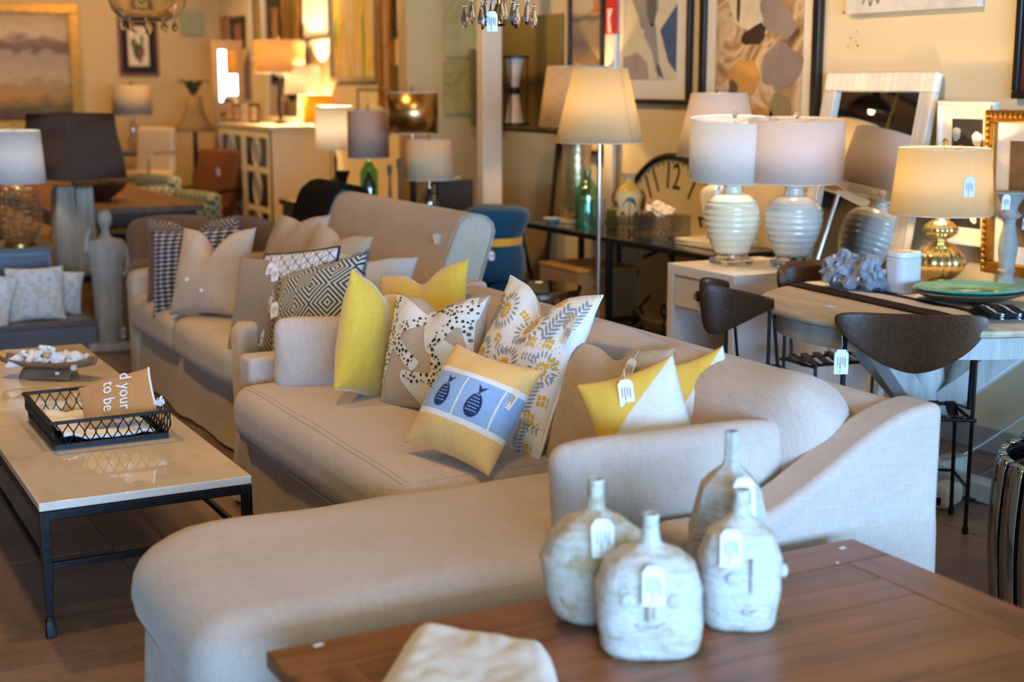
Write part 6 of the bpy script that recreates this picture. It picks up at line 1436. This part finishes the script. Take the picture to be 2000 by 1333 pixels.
for k in range(15):
    u = (k%5-2)/2.0; r = (k//5-1); x, y, z = u*.125, r*.032, .07+.018*(1 if k%2 else 0)+(.028 if r == 0 else 0)*(1-abs(u)); c_ = math.cos(math.radians(-38)); s_ = math.sin(math.radians(-38))
    wp = (1.0+x*c_-y*s_, 5.90+x*s_+y*c_, .4105+z)
    if k%3 == 0: mb = rock(.026, (1.2,.9,.9), 50+k, .7, 2)
    else:
        a = rnd.uniform(0,6.28); d = Vector((math.cos(a),math.sin(a),rnd.uniform(.1,.7))).normalized(); mb = MB().tube([-d*.03, Vector((.006,.004,0)), d*.035+Vector((0,0,.008))], [.012,.017,.008], 8)
        mb.tube([Vector((.004,0,0)), Vector((-d.y,d.x,.5))*.03], [.011,.006], 7)
    q = mb.build('coral_piece', M_BLE, None, loc=wp, ang=40); tag(q, 'piece of bleached white coral heaped on the driftwood tray', 'coral', 'bleached coral heap')
o = MB().tube([(-.10,0,.005),(.09,0,.005),(.10,0,.005)], [.004,.005,.002], 8).build('white_pencil', M_WHITE, None, loc=(1.02,6.53,.4105), rot=(0,0,math.radians(-33))); tag(o, 'white pencil lying at the back edge of the far coffee table', 'pencil')
# ================================================================ foreground vases and cloth
def clay(name, patch=.5, tone=(222,222,218)):
    t = NT(name); t.set(Roughness=.55); v = t.coord(); a = t.noise(v, 14, 5, .65); b = t.noise(v, 60, 3); c = t.noise(t.coord((1,1,5)), 22, 3)
    base = t.ramp(c, [(.3,rgb(*[int(q*.92) for q in tone])),(.6,rgb(*tone))]); pm = t.ramp(a, [(patch,(0,0,0,1)),(patch+.1,(1,1,1,1))])
    t.col(t.mix(t.math('MULTIPLY', pm, .75), base, rgb(176,148,102))); t.bump(t.math('ADD', t.math('MULTIPLY', a, 2), t.math('MULTIPLY_ADD', c, 2.5, b)), .5, .005); return t.m
M_CLAY = clay('chalky_glaze', .56, (212,208,200)); M_CLAY2 = clay('patchy_glaze', .51, (208,202,190)); M_CLAY3 = clay('grey_glaze', .58, (194,190,184))
def face_vase(label, loc, rz, lv, mat, ex=3.2, wob=.006, n=40, sub=5):
    t = thing('face_vase', label, 'vase', loc, rz, 'white ceramic bottle vases'); mb = MB(); prof = []
    for (z0,x0,y0),(z1,x1,y1) in zip(lv, lv[1:]):
        for k in range(sub): q = k/sub; prof.append((z0+(z1-z0)*q, x0+(x1-x0)*q, y0+(y1-y0)*q))
    prof.append(lv[-1])
    for z, hx, hy in prof:
        e = ex if hx > .05 else 2
        for k in range(n):
            a = 2*math.pi*k/n; c_, s_ = math.cos(a), math.sin(a); r = (abs(c_)**e+abs(s_)**e)**(-1/e); x, y = hx*r*c_, hy*r*s_
            q = 1+wob/.1*noise.noise(Vector((x*14, y*14, z*16+len(label)%7)))*(1 if hx > .03 else .3); mb.v.append((x*q, y*q, z))
    m = len(prof)
    for i in range(m-1):
        for k in range(n): mb.f.append((i*n+k, i*n+(k+1)%n, (i+1)*n+(k+1)%n, (i+1)*n+k))
    mb.f.append(tuple(range(n-1,-1,-1))); mb.build('vase_body', mat, t, ang=60); 
    zt, rt = lv[-1][0], lv[-1][1]; MB().lathe([(rt*1.05,zt-.006),(rt*1.12,zt-.002),(rt*1.05,zt+.002),(rt*.7,zt+.001),(rt*.62,zt-.02)], 20, cap=False).build('neck_lip', mat, t); return t
CAMRZ = -YAW
TT = TZ+.0005
v1 = face_vase('white square bodied bottle vase with smiling face, nearest in front', (1.462,2.185,TT), CAMRZ-.05, [(0,.082,.062),(.012,.094,.072),(.06,.103,.08),(.13,.103,.08),(.17,.09,.07),(.195,.06,.052),(.205,.036,.034),(.217,.02,.02),(.245,.016,.016),(.27,.0155,.0155)], M_CLAY)
fy = -.083
for x in (-.042,.045): MB().lathe([(0,0),(.014,0),(.014,.004),(.010,.006),(0,.005)], 18).xf(RX(90)).build('eye', M_CLAY, v1, loc=(x,fy+.004,.125))
MB().box(-.008,.009,fy-.010,fy+.012,.085,.14).build('nose', M_CLAY2, v1, bev=.004); MB().tube([(-.025,fy+.001,.078),(-.012,fy-.004,.072),(.012,fy-.004,.072),(.028,fy+.001,.080)], .004, 8).build('mouth', M_CLAY, v1)
price_tag(v1, (.004,-.082,.195), 0, -12, .043, .075, .02)
v2 = face_vase('white bottle vase with face and knob ear, at the right', (1.70,2.215,TT), CAMRZ-.1, [(0,.066,.055),(.012,.074,.062),(.08,.084,.068),(.14,.083,.066),(.19,.066,.055),(.215,.036,.034),(.23,.019,.019),(.255,.016,.016),(.278,.0155,.0155)], M_CLAY)
fy = -.071; MB().lathe([(0,0),(.0135,0),(.0135,.004),(.009,.006),(0,.005)], 18).xf(RX(90)).build('eye', M_CLAY, v2, loc=(-.015,fy+.002,.115))
MB().box(.018,.023,fy-.004,fy+.01,.085,.155).build('nose', M_CLAY3, v2, bev=.002); MB().tube([(.006,fy+.004,.045),(.02,fy-.003,.042),(.038,fy+.006,.046)], .005, 8).build('mouth', M_CLAY, v2); MB().ball((.088,-.0,.112), .012, 12, 8, (.8,1,1.2)).build('ear', M_CLAY, v2)
price_tag(v2, (-.022,-.064,.215), 0, -10, .043, .075, .02)
v3 = face_vase('round patchy white and tan bottle vase, at the left', (1.455,2.375,TT), CAMRZ+.1, [(0,.06,.05),(.012,.078,.066),(.07,.108,.085),(.13,.115,.09),(.18,.098,.08),(.21,.06,.055),(.222,.034,.032),(.232,.02,.02),(.26,.0165,.0165),(.292,.016,.016)], M_CLAY2, 2.4, .01)
price_tag(v3, (.0,-.085,.235), 0, -14, .045, .075, .02)
v4 = thing('face_vase', 'faceted grey white bottle vase standing behind the others', 'vase', (1.815,2.405,TT), 0, 'white ceramic bottle vases')
MB().lathe([(0,0),(.085,0),(.095,.02),(.098,.12),(.07,.225),(.045,.25),(.022,.268),(.017,.28),(.016,.345),(.011,.345),(.011,.30),(0,.29)], 6).build('vase_body', M_CLAY3, v4, bev=.004, ang=20)
price_tag(v4, (-.03,-.085,.265), CAMRZ+.15, -14, .046, .08, .02)
# folded cream cloth
cn4 = [Vector((1.10,2.47)), Vector((1.275,2.25)), Vector((1.12,1.90)), Vector((.86,2.16))]
def cloth(u, v):
    p = cn4[0].lerp(cn4[1], u).lerp(cn4[3].lerp(cn4[2], u), v); e = min(u,1-u,v,1-v); z = .03*min(1,e*9)**.5+.008*noise.noise(Vector((u*3,v*3,5)))*min(1,e*6)+.006*abs(noise.noise(Vector((u*7,v*5,2))))
    c2 = max(0,abs(u-.5)+abs(v-.5)-.8); p = p + (Vector((1.09,2.2))-p)*c2*.45
    return (p.x, p.y, TT+.004+max(0,z))
o = MB().grid(cloth, 44, 44).build('folded_cloth', linen('cream_cotton', rgb(232,224,214), .03, .6, .15), None, solid=.007, ang=70); tag(o, 'folded cream cotton cloth lying on the plank table', 'cloth')
# ================================================================ chandeliers
M_CRY = glass('crystal', (1,1,1,1), .0, 1.55)
def crystal(parent, p, L, w):
    o = MB().lathe([(0,0),(w*.18,-L*.06),(w*.5,-L*.62),(w*.35,-L*.82),(0,-L)], 6).build('crystal_drop', M_CRY, parent, loc=p, ang=5); MB().ball((0,0,.008), .007, 8, 6).build('crystal_bead', M_CRY, o); return o
t = thing('crystal_chandelier', 'brass chandelier with long crystal drops and a paper price tag', 'chandelier', (2.29,4.40,0))
MB().tube([(0,0,1.80),(0,0,2.3)], .008, 10).build('brass_stem', M_BRASS, t); MB().lathe([(0,1.785),(.014,1.785),(.012,1.80),(.02,1.83),(.012,1.86),(0,1.86)], 16).build('stem_finial', M_BRASS, t); MB().tube([(0,0,2.3),(0,0,3.04)], .003, 6).build('chain', M_BRASS, t); MB().lathe([(0,3.0),(.05,3.0),(.06,3.049),(0,3.049)], 20).build('ceiling_rose', M_BRASS, t)
MB().tube([(.02*math.cos(a*math.pi/8)+.0,.02*math.sin(a*math.pi/8),1.79) for a in range(16)], .004, 6, closed=True).build('scroll_ring', M_DKM, t)
for k in range(6):
    a = math.radians(60*k-28); c_, s_ = math.cos(a), math.sin(a); MB().tube([(.008*c_,.008*s_,2.0),(.05*c_,.05*s_,1.93),(.085*c_,.085*s_,1.90),(.10*c_,.10*s_,1.95),(.10*c_,.10*s_,2.02)], .005, 8).build('arm', M_DKM, t); MB().lathe([(0,2.02),(.02,2.02),(.024,2.03),(0,2.03)], 14).build('candle_cup', M_BRASS, t, loc=(.10*c_,.10*s_,0)); MB().lathe([(0,2.03),(.010,2.03),(.010,2.1),(0,2.1)], 12).build('candle_sleeve', M_TAG, t, loc=(.10*c_,.10*s_,0))
    crystal(t, (.095*c_,.095*s_,1.862), .075, .032); crystal(t, (.118*c_,.118*s_,1.845), .07, .03)
for k in range(3): a = math.radians(120*k+20); crystal(t, (.026*math.cos(a),.026*math.sin(a),1.868), .075, .028)
price_tag(t, (-.055,-.055,1.832), CAMRZ, 0, .036, .066, .06)
t = thing('glass_bowl_chandelier', 'cut glass bowl chandelier glowing at the upper left', 'chandelier', (1.99,8.0,0))
M_CUT = glass('cut_glass', (1,.93,.80,1), .06, 1.4)
MB().lathe([(0,1.925),(.10,1.925),(.15,1.945),(.19,1.99),(.21,2.06),(.20,2.06),(.18,1.995),(.14,1.955),(.10,1.94),(0,1.94)], 40, rib=lambda a, z: 1+.02*math.cos(20*a)).build('glass_bowl', M_CUT, t); MB().tube([(0,0,1.99),(0,0,3.04)], .006, 8).build('rod', M_BRASS, t)
bulb(t, 2.12, 9); MB().tube([(.212*math.cos(a*math.pi/18),.212*math.sin(a*math.pi/18),2.063) for a in range(36)], .006, 6, closed=True).build('brass_rim', M_BRASS, t)
for k in range(10): a = 2*math.pi*k/10; crystal(t, (.15*math.cos(a),.15*math.sin(a),1.925), .055, .03)
crystal(t, (0,0,1.915), .07, .035)
